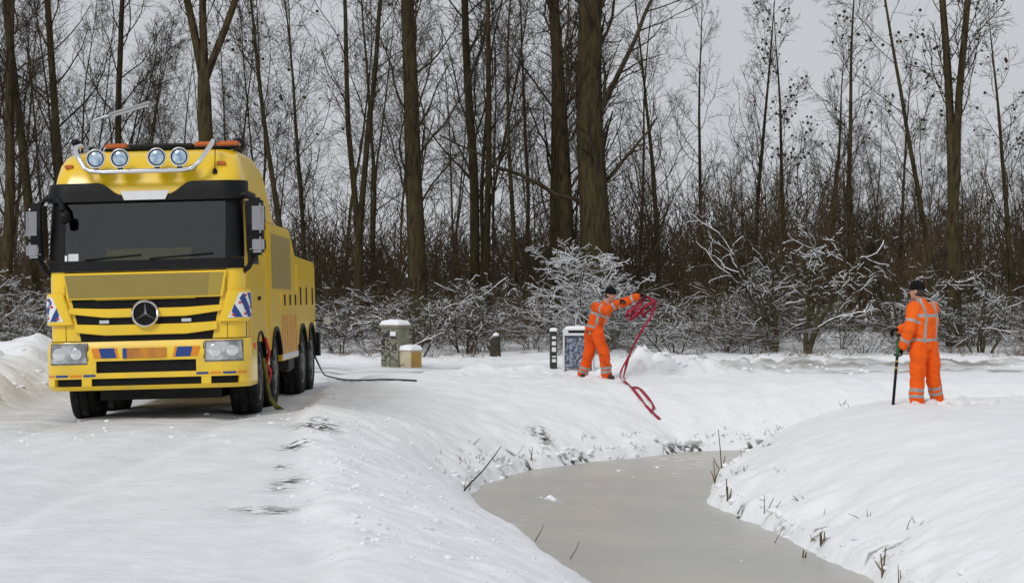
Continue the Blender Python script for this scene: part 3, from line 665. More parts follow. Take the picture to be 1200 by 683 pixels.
for s_ in (-1, 1):
    P_('windscreen_pillar', CAB, rect(1.0, 1.25, 2.04, 2.82) if s_ > 0 else rect(-1.25, -1.0, 2.04, 2.82), 'black', .018, .03, 6, 5)
for s_ in (-1, 1): P_('cab_lining', CAB, rect(.985, 2.6, 1.95, 2.9) if s_ > 0 else rect(-2.6, -.985, 1.95, 2.9), 'interior', -.025, .02, 20, 4)
P_('windscreen_sticker', CAB, rect(-1.05, -.97, 2.04, 2.11), 'white', .016, .003, 1, 1); P_('windscreen_sticker', CAB, rect(-.955, -.83, 2.04, 2.13), 'grey', .016, .003, 1, 1)
mb = MB()
for u0, u1 in ((-.75, -.05), (.05, .85)):
    a, b = wrap(CAB, u0, 2.05, .03), wrap(CAB, u1, 2.10, .03); mb.tube([a, b], .012, 6)
mb.build('wiper', M['black'], truck)
# sun visor: deep at the sides, thin in the middle
def vis(a, b):
    u = -1.30 + 2.60 * a; q = min(1, max(0, (abs(u) - .30) / .28)); q = q * q * (3 - 2 * q)
    zt = 2.855 + .155 * q; zb = 2.775; return (u, zb + (zt - zb) * b)
P_('sun_visor', CAB, vis, 'black', .075, .055, 40, 4)
P_('visor_plate', CAB, trap(-.30, .31, -.25, .26, 2.785, 2.90), 'grey', .095, .018, 4, 1)
# roof bar, lamps, beacon bar
mb = MB(); pts = [(-.84, .42, 3.50), (-.875, .30, 3.47), (-.86, .20, 3.40), (-.74, .12, 3.20), (-.66, .10, 3.155), (-.5, .09, 3.14), (0, .08, 3.14), (.46, .09, 3.14), (.60, .10, 3.16), (.69, .12, 3.23), (.82, .22, 3.44), (.84, .32, 3.50), (.82, .44, 3.52)]
mb.tube(pts, .031, 10); rb = mb.build('roof_bar', M['chrome'], truck, smooth=True)
for u in (-.6, .6): MB().tube([(u * 1.0, .10, 3.155), (u, .36, 3.17)], .018, 8).build('bracket', M['chrome'], rb, smooth=True)
for u in (-.585, -.285, .175, .455):
    mb = MB().lathe([(.03, .16), (.07, .13), (.105, .05), (.118, .0), (.118, -.012), (.104, -.016)], (u, .09, 3.305), 'Y', 24); hl = mb.build('roof_lamp', M['black'], truck, smooth=True)
    MB().lathe([(.104, -.004), (.08, -.022), (.045, -.032), (.006, -.035)], (u, .09, 3.305), 'Y', 24).build('lens', M['lamp_glass'], hl, smooth=True)
    MB().lathe([(.121, .004), (.121, -.02), (.105, -.024), (.105, -.012)], (u, .09, 3.305), 'Y', 24).build('rim', M['chrome'], hl, smooth=True)
    MB().box(u - .03, u + .03, .07, .12, 3.155, 3.20).build('foot', M['black'], hl, .005)
bb = MB().box(-.62, 1.10, .78, 1.02, 3.455, 3.485).build('beacon_bar', M['black'], truck, .008)
for a, b, m in ((-.62, -.33, 'orange_lens'), (-.325, .52, 'chassis'), (.525, .82, 'orange_lens'), (.825, 1.10, 'orange_lens')):
    MB().box(a, b, .77, 1.03, 3.487, 3.55 if m != 'chassis' else 3.535).build('beacon_module', M[m], bb, .02)
for u, z in ((-.98, 3.235), (.93, 3.235)):
    p = wrap(CAB, u, z, .02); MB().box(p[0] - .055, p[0] + .055, p[1] - .02, p[1] + .08, z - .024, z + .024).build('marker_lamp', M['orange_lens'], truck, .01)
p = wrap(CAB, .86, 3.14, .0); MB().lathe([(.03, -.02), (.03, .02), (.012, .05)], (p[0], p[1] - .02, 3.12), 'Z', 10).tube([(p[0], p[1] - .02, 3.15), (p[0] + .01, p[1] + .02, 3.52)], .006, 5).build('aerial', M['black'], truck, smooth=True)
MB().tube([(.93, 2.0, 3.40), (.93, 2.0, 3.55)], .02, 6).lathe([(.03, -.07), (.085, -.05), (.10, 0), (.085, .05), (.03, .07)], (.93, 2.0, 3.60), 'Y', 16).build('work_lamp', M['black'], truck, smooth=True)
MB().tube([(-.95, 1.6, 3.40), (-.95, 1.6, 3.50), (-.95, 1.5, 3.56)], .03, 8).lathe([(.02, -.12), (.05, -.1), (.05, .05), (.03, .07)], (-.93, .62, 3.55), 'Y', 14).tube([(-.93, .66, 3.42), (-.93, .66, 3.55)], .02, 6).build('air_horn', M['black'], truck, smooth=True)
# grille: dark recess behind yellow bars
P_('grille_recess', CAB, trap(-1.0, 1.0, -.80, .80, .97, 1.90), 'black', .004, .02, 8, 4)
bon = P_('bonnet_panel', CAB, trap(-1.02, 1.02, -.965, .965, 1.555, 1.885), 'yellow', .05, .05, 10, 3, bevel=.01)
P_('lettering_panel', CAB, trap(-.995, .80, -.945, .775, 1.575, 1.86), 'khaki', .054, .006, 6, 2, parent=bon); P_('lettering_panel', CAB, trap(.803, .985, .778, .93, 1.575, 1.86), 'khaki2', .0535, .006, 2, 2, parent=bon)
def bar(u0, u1, zt, zb, dipe):      # bar whose ends sweep up
    def fn(a, b):
        u = u0 + (u1 - u0) * a; e = max(0, (abs(u) - .50) / .45); lift = dipe * e; zt_ = zt + lift * .4; zb_ = zb + lift
        return (u, zb_ + (zt_ - zb_) * b)
    return fn
P_('grille_bar', CAB, bar(-.955, .955, 1.435, 1.325, .055), 'yellow', .048, .045, 28, 2, bevel=.008)
P_('grille_bar', CAB, bar(-.885, .885, 1.235, 1.105, .05), 'yellow', .048, .045, 28, 2, bevel=.008)
P_('grille_bar', CAB, bar(-.62, .62, 1.55, 1.545, 0), 'yellow', .04, .03, 20, 1)
for u in (-.52, .5): P_('grille_badge', CAB, rect(u - .06, u + .06, 1.255, 1.295), 'chrome', .03, .02, 2, 1)
em = MB().lathe([(.168, .02), (.172, -.03), (.16, -.045), (.145, -.03), (.145, .0)], (0, -.015, 1.365), 'Y', 40).build('emblem', M['chrome'], truck, smooth=True)
MB().lathe([(.147, .01), (.147, -.012), (.01, -.014)], (0, -.015, 1.365), 'Y', 32).build('badge_field', M['black'], em)
mb = MB()
for k in range(3):
    a = R(90 + 120 * k); t = (math.cos(a) * .147, math.sin(a) * .147)
    l = (math.cos(a + R(60)) * .022, math.sin(a + R(60)) * .022); r_ = (math.cos(a - R(60)) * .022, math.sin(a - R(60)) * .022)
    c = (0, -.055, 1.365); mb.add([(l[0], -.03, 1.365 + l[1]), (t[0], -.035, 1.365 + t[1]), (r_[0], -.03, 1.365 + r_[1]), c, (0, -.028, 1.365)], [(0, 3, 1), (3, 2, 1), (0, 1, 4), (1, 2, 4)])
mb.build('star', M['chrome'], em)
P_('trim_line', CAB, rect(1.0, 1.006, 1.0, 1.9), 'black', .003, .004, 1, 3); P_('trim_line', CAB, rect(-1.006, -1.0, 1.0, 1.9), 'black', .003, .004, 1, 3)
# corner deflectors with pennant stickers
for s_ in (-1, 1):
    q = lambda w0, w1, z0, z1, s_=s_: rect(*((w0, w1) if s_ > 0 else (-w1, -w0)), z0, z1)
    fin = P_('corner_deflector', CAB, (lambda a, b, s_=s_: (s_ * ((1.02 - .12 * (1 - b)) + (.36 + .02 * (1 - b)) * a), 1.24 + .40 * b)) if s_ > 0 else (lambda a, b: (-((1.38) - (.36 + .12 * (1 - b)) * a), 1.24 + .40 * b)), 'yellow', .055, .05, 10, 2, bevel=.012)
    def fl(w0, z0, w1, z1, w2, z2, w3, z3, s_=s_):
        def fn(a, b):
            if s_ < 0: a = 1 - a
            wb = w0 + (w1 - w0) * a; wt = w3 + (w2 - w3) * a; zb = z0 + (z1 - z0) * a; zt_ = z3 + (z2 - z3) * a
            return (s_ * (wb + (wt - wb) * b), zb + (zt_ - zb) * b)
        return fn
    pen = P_('pennant', CAB, fl(1.02, 1.29, 1.36, 1.29, 1.36, 1.60, 1.14, 1.60), 'white', .060, .005, 6, 2, parent=fin)
    for w0 in (1.035, 1.17, 1.315):
        zz = 1.29 if w0 < 1.3 else 1.29
        w3 = w0 - .16 * 0.6
        a0 = (max(w0, 1.03), 1.295, min(w0 + .06, 1.36), 1.295)
        if w0 < 1.1: P_('pennant_stripe', CAB, fl(1.085, 1.295, 1.17, 1.295, 1.085, 1.46, 1.06, 1.37), 'blue', .063, .003, 3, 2, parent=pen)
        elif w0 < 1.3: P_('pennant_stripe', CAB, fl(1.24, 1.295, 1.325, 1.295, 1.185, 1.595, 1.14, 1.53), 'blue', .063, .003, 3, 2, parent=pen)
        else: P_('pennant_stripe', CAB, fl(1.325, 1.38, 1.36, 1.36, 1.31, 1.595, 1.235, 1.595), 'blue', .063, .003, 3, 2, parent=pen)
    for (hw_, hz) in ((1.075, 1.325), (1.20, 1.335), (1.14, 1.475), (1.29, 1.42), (1.21, 1.565), (1.345, 1.33)):
        def heart(a, b, hw_=hw_, hz=hz, s_=s_):
            an = a * 6.283; r_ = .017 * b * (1.05 - .25 * abs(math.sin(an))); return (s_ * (hw_ + r_ * math.cos(an) * (1 if s_ < 0 else -1)), hz + r_ * 1.15 * math.sin(an))
        P_('pennant_heart', CAB, heart, 'red', .066, .002, 8, 1, parent=pen)
# bumper: dark core with yellow bands round the openings
bw = lambda z, y=.72: wside(BUM, z, y)
core = []
MB().box(-1.1, 1.1, .07, .30, .46, 1.0).build('bumper_core', M['black'], truck)
def band(name, w0, w1, z0, z1, m='yellow', off=.03, th=.045, nu=10, par=truck): return P_(name, BUM, rect(w0, w1, z0, z1), m, off, th, nu, 2, parent=par, bevel=0)
WB = bw(.7)
ba = band('bumper', -WB, WB, .79, 1.03, nu=60)
band('bumper_side', -WB, -.62, .645, .789, nu=30); band('bumper_side', .62, WB, .645, .789, nu=30)
band('bumper_band', -WB, WB, .575, .644, nu=60)
for a, b in ((-WB, -1.14), (-.80, -.68), (.68, .80), (1.14, WB)): band('bumper_side', a, b, .485, .574, nu=16 if abs(a - b) > .3 else 4)
band('bumper_lip', -WB, WB, .43, .484, nu=60, off=.035)
for w0, w1, m in ((-1.12, -.97, 'blue'), (-.95, -.80, 'orange'), (-.78, -.63, 'blue'), (.62, .77, 'blue'), (.79, .93, 'orange'), (.95, 1.10, 'blue'), (1.12, 1.24, 'orange'), (-1.26, -1.14, 'orange')):
    band('bumper_sticker', w0, w1, .60, .628, m, .034, .005, 3, ba)
for s_ in (-1, 1):
    hl = P_('headlight', BUM, (lambda a, b, s_=s_: (s_ * .96 + (a - .5) * .43 * (1 - .10 * (b - .5) * 1), .885 + (b - .5) * .225 + s_ * 0)), 'head_glass', .036, .05, 10, 5)
    P_('headlight_bezel', BUM, (lambda a, b, s_=s_: (s_ * .96 + (a - .5) * .47, .885 + (b - .5) * .265)), 'rim', .033, .04, 10, 3, parent=hl)
    for k, r_ in ((-.10, .088), (.10, .078)):
        p = wrap(BUM, s_ * .96 + k, .885, .04); MB().lathe([(r_, .01), (r_ * .9, -.012), (r_ * .5, -.02), (.005, -.022)], p, 'Y', 18).build('reflector', M['lamp_glass'] if False else M['chrome'], hl, smooth=True)
    for w0, w1, m in ((.345, .375, 'orange'), (.378, .565, 'blue'), (.568, .66, 'orange')):
        a0, a1 = (w0, w1) if s_ > 0 else (-w1, -w0)
        P_('bumper_sticker', BUM, (lambda a, b, a0=a0, a1=a1, s_=s_: (a0 + (a1 - a0) * a + (b - .5) * .03 * s_, .825 + .125 * b)), m, .0335, .004, 2, 1, parent=ba)
pl_ = P_('number_plate', BUM, rect(-.265, .255, .82, .945), 'plate', .042, .012, 4, 1); P_('plate_band', BUM, rect(-.285, -.235, .82, .945), 'blue', .045, .012, 1, 1, parent=pl_)
P_('bumper_recess', BUM, rect(-1.12, 1.12, .49, .79), 'black', -.012, .02, 16, 2)
P_('side_marker', BUM, rect(wside(BUM, .93, .40), wside(BUM, .93, .50), .89, .96), 'red_lens', .045, .015, 1, 1)
P_('panel_gap', CAB, rect(-1.28, 1.28, 1.032, 1.042), 'black', .006, .008, 40, 1)
for w0 in (-1.30, 1.292): P_('panel_gap', CAB, rect(w0, w0 + .008, 1.04, 1.24), 'black', .004, .006, 1, 1)
for w0 in (-.72, .712): P_('bumper_gap', BUM, rect(w0, w0 + .008, .795, 1.0), 'black', .032, .004, 1, 1)
# doors, side windows, mirrors
for s_ in (-1, 1):
    def sd_(y0, y1, z0, z1, s_=s_):
        def fn(a, b):
            z = z0 + (z1 - z0) * b; ya, yb_ = wside(CAB, z, y0), wside(CAB, z, y1); a_ = a if s_ > 0 else 1 - a; return (s_ * (ya + (yb_ - ya) * a_), z)
        return fn
    dr = P_('door', CAB, sd_(.42, 1.50, 1.0, 2.84), 'yellow', .012, .014, 5, 5, bevel=.004)
    P_('side_window', CAB, sd_(.48, 1.40, 2.02, 2.70), 'sideglass', .018, .008, 4, 3, parent=dr)
    P_('window_frame', CAB, sd_(.44, 1.46, 1.97, 2.76), 'black', .0145, .004, 4, 3, parent=dr)
    P_('door_handle', CAB, sd_(1.28, 1.44, 1.50, 1.55), 'black', .035, .02, 2, 1, parent=dr)
    P_('wind_deflector', CAB, sd_(.42, 1.45, 2.85, 2.90), 'black', .03, .03, 4, 1)
    mr = MB().prism_x([(.10, 2.06), (.34, 2.06), (.36, 2.42), (.34, 2.78), (.12, 2.78), (.07, 2.45)], s_ * 1.26, s_ * 1.46); mr = mr.build('mirror', M['black'], truck, .035)
    MB().prism_x([(.055, 2.33), (.30, 2.33), (.30, 2.71), (.10, 2.71)], s_ * 1.30, s_ * 1.485).build('mirror_shell', M['mirror_shell'], mr, .04, True, 3)
    MB().prism_x([(.055, 2.09), (.30, 2.09), (.30, 2.29), (.05, 2.29)], s_ * 1.30, s_ * 1.485).build('mirror_shell', M['mirror_shell'], mr, .04, True, 3)
    MB().tube([(s_ * 1.12, .26, 2.80), (s_ * 1.25, .22, 2.83), (s_ * 1.36, .22, 2.74)], .035, 8).build('mirror_arm', M['black'], mr, smooth=True)
    MB().tube([(s_ * 1.19, .22, 1.86), (s_ * 1.27, .2, 1.92), (s_ * 1.36, .2, 2.10)], .035, 8).build('mirror_arm', M['black'], mr, smooth=True)
MB().tube([(-1.1, .2, 2.84), (-1.0, -.02, 2.74), (-.98, -.06, 2.66)], .028, 8).lathe([(.02, -.06), (.07, -.045), (.085, 0), (.07, .05), (.02, .06)], (-.95, -.07, 2.58), 'X', 16).build('front_mirror', M['black'], truck, smooth=True)
for s_ in (-1, 1):
    prof = [(.74, .44), (.78, .98), (.80, 1.12)] ; prof = [(.745, .52), (.745, 1.14), (2.34, 1.14), (2.34, .55), (2.05, .55)] + [(1.45 + .60 * math.cos(R(a)), .50 + .60 * math.sin(R(a))) for a in range(10, 171, 16)] + [(.83, .52)]
    MB().prism_x(prof, s_ * .98, s_ * 1.235).build('front_fender', M['yellow'], truck, .012)
    prof2 = [(1.45 + .60 * math.cos(R(a)), .50 + .60 * math.sin(R(a))) for a in range(4, 177, 10)] + [(1.45 + .56 * math.cos(R(a)), .50 + .56 * math.sin(R(a))) for a in range(176, 3, -10)]
    MB().prism_x(prof2, s_ * .9, s_ * 1.245).build('arch_liner', M['black'], truck)
# rear bodywork: tall fairing, tool lockers, low deck, with wheel arches
AX = [1.45, 3.08, 6.55, 7.90]
def arch(cy, r=.62, z0=.80): 
    a0 = math.degrees(math.asin((z0 - .5) / r)); return [(cy + r * math.cos(R(a)), .5 + r * math.sin(R(a))) for a in np.linspace(a0, 180 - a0, 12)]
fp = [(2.37, 2.563), (2.37, 3.33), (2.95, 3.36), (3.20, 3.28), (3.42, 2.95), (3.62, 2.563)]
mb = MB(); n = len(fp)
for s0, s1 in (( -1, 1),):
    def hwf(z): return 1.235 - .17 * max(0, min(1, (z - 2.0) / 1.4)) ** 1.3
    mb.add([(-hwf(z), y, z) for y, z in fp] + [(hwf(z), y, z) for y, z in fp], [tuple(range(n)), tuple(range(2 * n - 1, n - 1, -1))] + [(i, i + n, (i + 1) % n + n, (i + 1) % n) for i in range(n)])
mb.build('fairing', M['yellow'], truck, .03)
prof = [(2.40, .80), (2.40, 2.56), (4.90, 2.56), (5.08, 2.50), (5.70, 2.18), (8.55, 2.13), (8.62, 2.05), (8.62, 1.05), (8.55, .80)]
prof += arch(AX[3], .60) + arch(AX[2], .60) + [(5.85, .80), (5.85, .62), (3.78, .62), (3.74, .80)] + arch(AX[1], .62)
body = MB().prism_x(prof, -1.24, 1.24).build('locker_body', M['yellow'], truck, .012)
for s_ in (-1, 1):
    def side(name, y0, y1, z0, z1, m, t=.008, par=body, off=0):
        x0, x1 = s_ * (1.24 + off), s_ * (1.24 + off + t); return MB().box(min(x0, x1), max(x0, x1), y0, y1, z0, z1).build(name, M[m], par, 0)
    side('locker_panel', 2.75, 5.0, 1.66, 2.42, 'khaki')
    for y0, y1, z1 in ((3.8, 4.35, 1.62), (4.42, 5.1, 1.62), (5.14, 5.8, 1.62), (5.84, 6.6, 2.05), (6.64, 7.5, 2.05), (7.54, 8.5, 2.05)):
        lk = side('locker_door', y0, y1, 1.34, z1, 'yellow', .014)
        side('latch', (y0 + y1) / 2 - .05, (y0 + y1) / 2 + .05, 1.42, 1.58 if z1 < 1.8 else 1.70, 'black', .012, lk, .014)
    for k in range(7):
        y0 = 3.82 + k * .29; side('stripe', y0, y0 + .13, .72, 1.28, 'stripe', .004)
    side('stripe_base', 3.80, 5.83, .64, .715, 'grey', .006)
    for ay in AX[1:]:
        pr = [(ay + .63 * math.cos(R(a)), .5 + .63 * math.sin(R(a))) for a in range(22, 159, 8)] + [(ay + .575 * math.cos(R(a)), .5 + .575 * math.sin(R(a))) for a in range(158, 21, -8)]
        MB().prism_x(pr, s_ * 1.10, s_ * 1.262).build('wheel_arch_trim', M['black'], truck)
for y in (6.0, 7.4): MB().tube([(1.0, y, 2.13), (1.0, y, 2.24)], .03, 8).lathe([(.03, 0), (.07, .02), (.07, .09), (.03, .12)], (1.0, y, 2.22), 'Z', 12).build('deck_lamp', M['black'], truck, smooth=True)
MB().tube([(1.0, 3.3, 2.55), (1.0, 3.3, 2.66)], .05, 8).build('deck_fitting', M['black'], truck, smooth=True)
MB().box(-.55, .55, 5.4, 8.4, 2.14, 2.32).tube([(0, 5.6, 2.35), (0, 8.9, 2.45)], .14, 10).build('crane_boom', M['yellow'], truck, .02)
MB().box(-.45, -.30, .5, 8.8, .62, .95).box(.30, .45, .5, 8.8, .62, .95).box(-.9, .9, .75, .95, .40, .62).box(-.3, .3, .9, 2.2, .45, .9).box(-.78, .78, .9, 2.6, .26, .5).build('chassis', M['chassis'], truck)
mb = MB()
for ay in AX: mb.tube([(-1.0, ay, .5), (1.0, ay, .5)], .08, 10); mb.lathe([(.05, -.2), (.2, -.12), (.2, .12), (.05, .2)], (0, ay, .5), 'X', 14)
mb.build('axle', M['chassis'], truck, smooth=True)
MB().box(1.02, 1.18, 5.0, 5.8, .42, .64).box(-1.18, -1.02, 4.2, 5.8, .4, .64).build('tank', M['chassis'], truck, .03)
def tyre_prof(w_, r=.52): h = w_ / 2; return [(.30, -h * .82), (.36, -h * .98), (.44, -h), (.49, -h * .95), (r - .012, -h * .84), (r, -h * .72), (r, -h * .38), (r - .018, -h * .36), (r - .018, -h * .30), (r, -h * .28), (r, h * .28), (r - .018, h * .30), (r - .018, h * .36), (r, h * .38), (r, h * .72), (r - .012, h * .84), (.49, h * .95), (.44, h), (.36, h * .98), (.30, h * .82)]
def wheel(cx, ay, w_, s_, steer=0):
    o = MB().lathe(tyre_prof(w_), (0, 0, 0), 'X', 36).build('tyre', M['rubber'], truck, smooth=True); o.location = (cx, ay, .505); o.rotation_euler = (0, 0, steer)
    dz = w_ / 2
    rm = MB().lathe([(.31, s_ * dz * .80), (.325, s_ * dz * .93), (.30, s_ * dz * .86), (.26, s_ * dz * .45), (.17, s_ * dz * .52), (.15, s_ * dz * .95), (.09, s_ * dz * 1.08), (.01, s_ * dz * 1.1)], (0, 0, 0), 'X', 28).build('rim', M['rim'], o, smooth=True)
    mb = MB()
    for k in range(10):
        a = k * .6283; mb.lathe([(.016, s_ * dz * .48), (.016, s_ * dz * .66), (.008, s_ * dz * .7)], (0, .215 * math.cos(a), .215 * math.sin(a)), 'X', 6)
    mb.build('wheel_nuts', M['chassis'], o)
for s_ in (-1, 1):
    wheel(s_ * 1.035, AX[0], .37, s_, R(2)); wheel(s_ * 1.035, AX[1], .37, s_, R(1))
    for ay in AX[2:]: wheel(s_ * 1.09, ay, .29, s_); wheel(s_ * .77, ay, .29, s_)
MB().tube([(1.18, 8.55, 1.15), (1.38, 8.72, 1.15), (1.40, 8.74, 1.05)], .02, 6).box(1.15, 1.3, 8.6, 8.8, .55, .95).box(-1.2, 1.2, 8.6, 8.78, .5, .8).build('rear_frame', M['black'], truck)
MB().lathe([(.02, .05), (.06, .02), (.065, -.03), (.02, -.04)], (1.43, 8.72, 1.13), 'Y', 14).build('rear_work_lamp', M['grey'], truck, smooth=True)
for i in range(1): MB().tube([(1.10, 2.0, .62), (1.28, 2.05, .60), (1.30, 2.1, .5)], .03, 6).build('step', M['black'], truck)
# tie-down webbing hanging at the front wheel
TW = truck.matrix_basis
def tw(p): return TW @ Vector(p)
mb = MB(); pts = [(1.26, 1.72, 1.0), (1.30, 1.74, .82), (1.27, 1.70, .66), (1.31, 1.76, .56), (1.28, 1.72, .42)]
for k in range(2): mb.tube([tw((p[0] + .012 * k, p[1] - .07 * k + .03 * math.sin(i * 2 + k), p[2] - .03 * k)) for i, p in enumerate(pts)], .02, 6)
tag(mb.build('lashing_strap', M['red'], None, smooth=True), 'red lashing strap hanging beside the front wheel of the truck', 'strap')
mb = MB(); pts = [(1.27, 1.30, .72), (1.30, 1.34, .55), (1.31, 1.40, .36), (1.33, 1.46, .20), (1.40, 1.50, .08), (1.50, 1.45, .02)]
for k in range(2): mb.tube([tw((p[0], p[1] + .06 * k, p[2] + (.02 * k))) for p in pts], .022, 6)
tag(mb.build('sling', M['mosswire'], None, smooth=True), 'muddy lime coloured sling trailing from the front wheel onto the snow', 'sling')
# air hose from the tail of the truck
def snake(name, pts2, r, m, label, cat, lift=.012):
    pts = [Vector(p) for p in pts2]; out = []
    for i in range(len(pts) - 1):
        for t in np.linspace(0, 1, 8, endpoint=False): out.append(pts[i].lerp(pts[i + 1], float(t)))
    out.append(pts[-1])
    for _ in range(6): out = [out[0]] + [(out[i - 1] + out[i] * 2 + out[i + 1]) / 4 for i in range(1, len(out) - 1)] + [out[-1]]
    return tag(MB().tube(out, r, 8).build(name, M[m], None, smooth=True), label, cat)
g = lambda px, py: (lambda v: v + Vector((0, 0, .015)))(hit(px, py, 25, 45))
snake('cable', [tw((1.2, 8.7, .55)), tw((1.26, 8.9, .36)), g(380, 441), g(402, 446), g(425, 447), g(450, 446), g(470, 446), g(488, 447)], .016, 'hose', 'black cable running from the tail of the truck over the snow', 'cable')
# ------------------------------------------------------------------ street furniture
def graf(o, box):
    a = o.data.attributes.new('graffiti', 'FLOAT', 'POINT')
    a.data.foreach_set('value', [1.0 if box(v.co) else 0.0 for v in o.data.vertices])
def snowcap(w_, dpt, z0, h_, parent, seed, ov=.02):
    n = 12; v = []; f = []
    for j in range(n + 1):
        for i in range(n + 1):
            a, b = i / n * 2 - 1, j / n * 2 - 1; e = max(0, 1 - max(abs(a), abs(b)) ** 6) ** .6
            zz = z0 + h_ * e * (.8 + .4 * float(vnoise(i * .35 + seed, j * .35))) - (0 if e > 0 else .0)
            v.append((a * (w_ / 2 + ov), b * (dpt / 2 + ov), zz))
    q = lambda i, j: j * (n + 1) + i
    for j in range(n):
        for i in range(n): f.append((q(i, j), q(i + 1, j), q(i + 1, j + 1), q(i, j + 1)))
    m_ = len(v); v += [(p[0], p[1], z0 - .012) for p in v]
    f += [tuple(k + m_ for k in ff[::-1]) for ff in f]
    rim = [q(i, 0) for i in range(n)] + [q(n, j) for j in range(n)] + [q(i, n) for i in range(n, 0, -1)] + [q(0, j) for j in range(n, 0, -1)]
    for i in range(len(rim)): a, b = rim[i], rim[(i + 1) % len(rim)]; f.append((a, a + m_, b + m_, b))
    return link('snow_cap', v, f, M['snowcap'], parent, True)
def sub_box(w_, dpt, h_, z0=0, n=6):
    bm = bmesh.new(); bmesh.ops.create_cube(bm, size=1); bmesh.ops.subdivide_edges(bm, edges=bm.edges, cuts=n, use_grid_fill=True)
    v = [(p.co.x * w_, p.co.y * dpt, z0 + (p.co.z + .5) * h_) for p in bm.verts]; f = [tuple(k.index for k in ff.verts) for ff in bm.faces]; bm.free(); return v, f
def place(name, label, cat, px, py, rz=0, sink=.03):
    p = hit(px, py, 30, 60); return tag(empty(name, (p.x, p.y, p.z - sink), (0, 0, rz)), label, cat)
c = place('utility_cabinet', 'tall weathered grey cabinet scrawled with black graffiti', 'cabinet', 463, 430, R(-38))
v, f = sub_box(.50, .36, 1.0, -.1, 9); o = link('housing', v, f, M['cabinet'], c); graf(o, lambda co: co.y < -.17 and co.x < .24 and .05 < co.z < .86)
MB().box(-.28, .28, -.21, .21, .90, .97).build('lid', M['cabinet'], c, .01); snowcap(.56, .42, .972, .10, c, 3, .0)
MB().box(.02, .18, -.19, -.178, .72, .82).build('notice', M['white'], c)
c = place('utility_box', 'small cream and mustard utility box capped with snow beside the cabinet', 'cabinet', 480.5, 430.5, R(-38))
v, f = sub_box(.36, .36, .48, -.1, 7); o = link('housing', v, f, M['cream'], c); graf(o, lambda co: co.z < .12)
MB().box(.181, .187, -.16, .16, .02, .36).build('panel', M['mustard'], c)
MB().box(-.19, .19, -.19, .19, .381, .42).build('lid', M['cream'], c, .01); snowcap(.36, .36, .421, .10, c, 8)
c = place('bollard', 'dark green marker post with white number plates and a cap of snow', 'bollard', 648.5, 431, R(8))
pb = MB().box(-.065, .065, -.065, .065, -.1, .74).build('post', M['post'], c, .012); snowcap(.13, .13, .742, .055, c, 2, .004)
for z0, h_ in ((.585, .05), (.46, .075), (.335, .085), (.13, .06)): MB().box(-.04, .04, -.071, -.066, z0, z0 + h_).build('plate', M['white'], c)
MB().box(-.04, .04, -.071, -.066, .22, .255).build('plate', M['grey'], c)
c = place('litter_bin', 'blue litter bin plastered with snow behind the worker throwing the strap', 'bin', 679, 432, R(-6)); c.scale = (.92, .92, .92)
MB().box(-.29, .27, -.2, .2, .05, .72).build('bin_body', M['binblue'], c, .03)
MB().box(-.335, -.295, -.21, .21, -.1, .80).build('side_frame', M['binwhite'], c, .012); MB().box(.275, .315, -.21, .21, -.1, .80).build('side_frame', M['binwhite'], c, .012)
MB().box(-.335, .315, -.22, .22, .735, .79).box(-.335, .315, -.22, .22, .845, .87).box(-.335, -.22, -.22, .22, .79, .845).box(.22, .315, -.22, .22, .79, .845).build('hood', M['binwhite'], c)
MB().box(-.22, .22, -.18, .18, .795, .84).build('slot', M['black'], c); snowcap(.65, .44, .871, .06, c, 5, .0)
MB().box(-.22, .2, -.205, -.2, .10, .66).build('front_panel', M['binblue'], c)
c = place('tree_stump', 'dark knee high stump with snow on its crown by the bushes', 'stump', 580, 417, 0)
mb = MB(); mb.tube([(0, 0, -.1), (.02, 0, .2), (-.01, 0, .42), (.04, 0, .52), (.05, 0, .58)], [.17, .13, .15, .11, .03], 10); mb.tube([(0, 0, .1), (-.16, 0, .28), (-.2, 0, .34)], [.08, .06, .02], 7)
mb.build('wood', M['stump'], c, smooth=True); MB().lathe([(.01, 0), (.08, .02), (.07, .06), (.01, .09)], (.03, 0, .53), 'Z', 10).build('snow_cap', M['snowcap'], c, smooth=True)
# street lamp behind the truck
lp = at(107, 160, 46); lamp = empty('street_lamp', (lp.x, lp.y, tz(lp.x, lp.y))); tag(lamp, 'grey street lamp with a long slanting head behind the truck', 'street lamp')
zt = at(107, 150, 46).z - lamp.location.z; q = lambda px, py: (lambda v: (v.x - lp.x, 0, v.z - lamp.location.z))(at(px, py, 46))
MB().tube([(0, 0, -.2), (0, 0, zt - .2), q(108, 143), q(116, 139), q(130, 135)], [.06, .045, .035, .03, .03], 8).build('pole', M['lamppost'], lamp, smooth=True)
a, b = Vector(q(129, 135)), Vector(q(176, 121)); mid = (a + b) / 2
o = MB().box(-.54, .54, -.10, .10, -.03, .05).build('lamp_head', M['lamppost'], lamp, .03); o.location = mid; o.rotation_euler = (0, -math.atan2(b.z - a.z, b.x - a.x), 0)
MB().box(-.46, .46, -.08, .08, -.055, -.031).build('lens', M['grey'], o, .01)
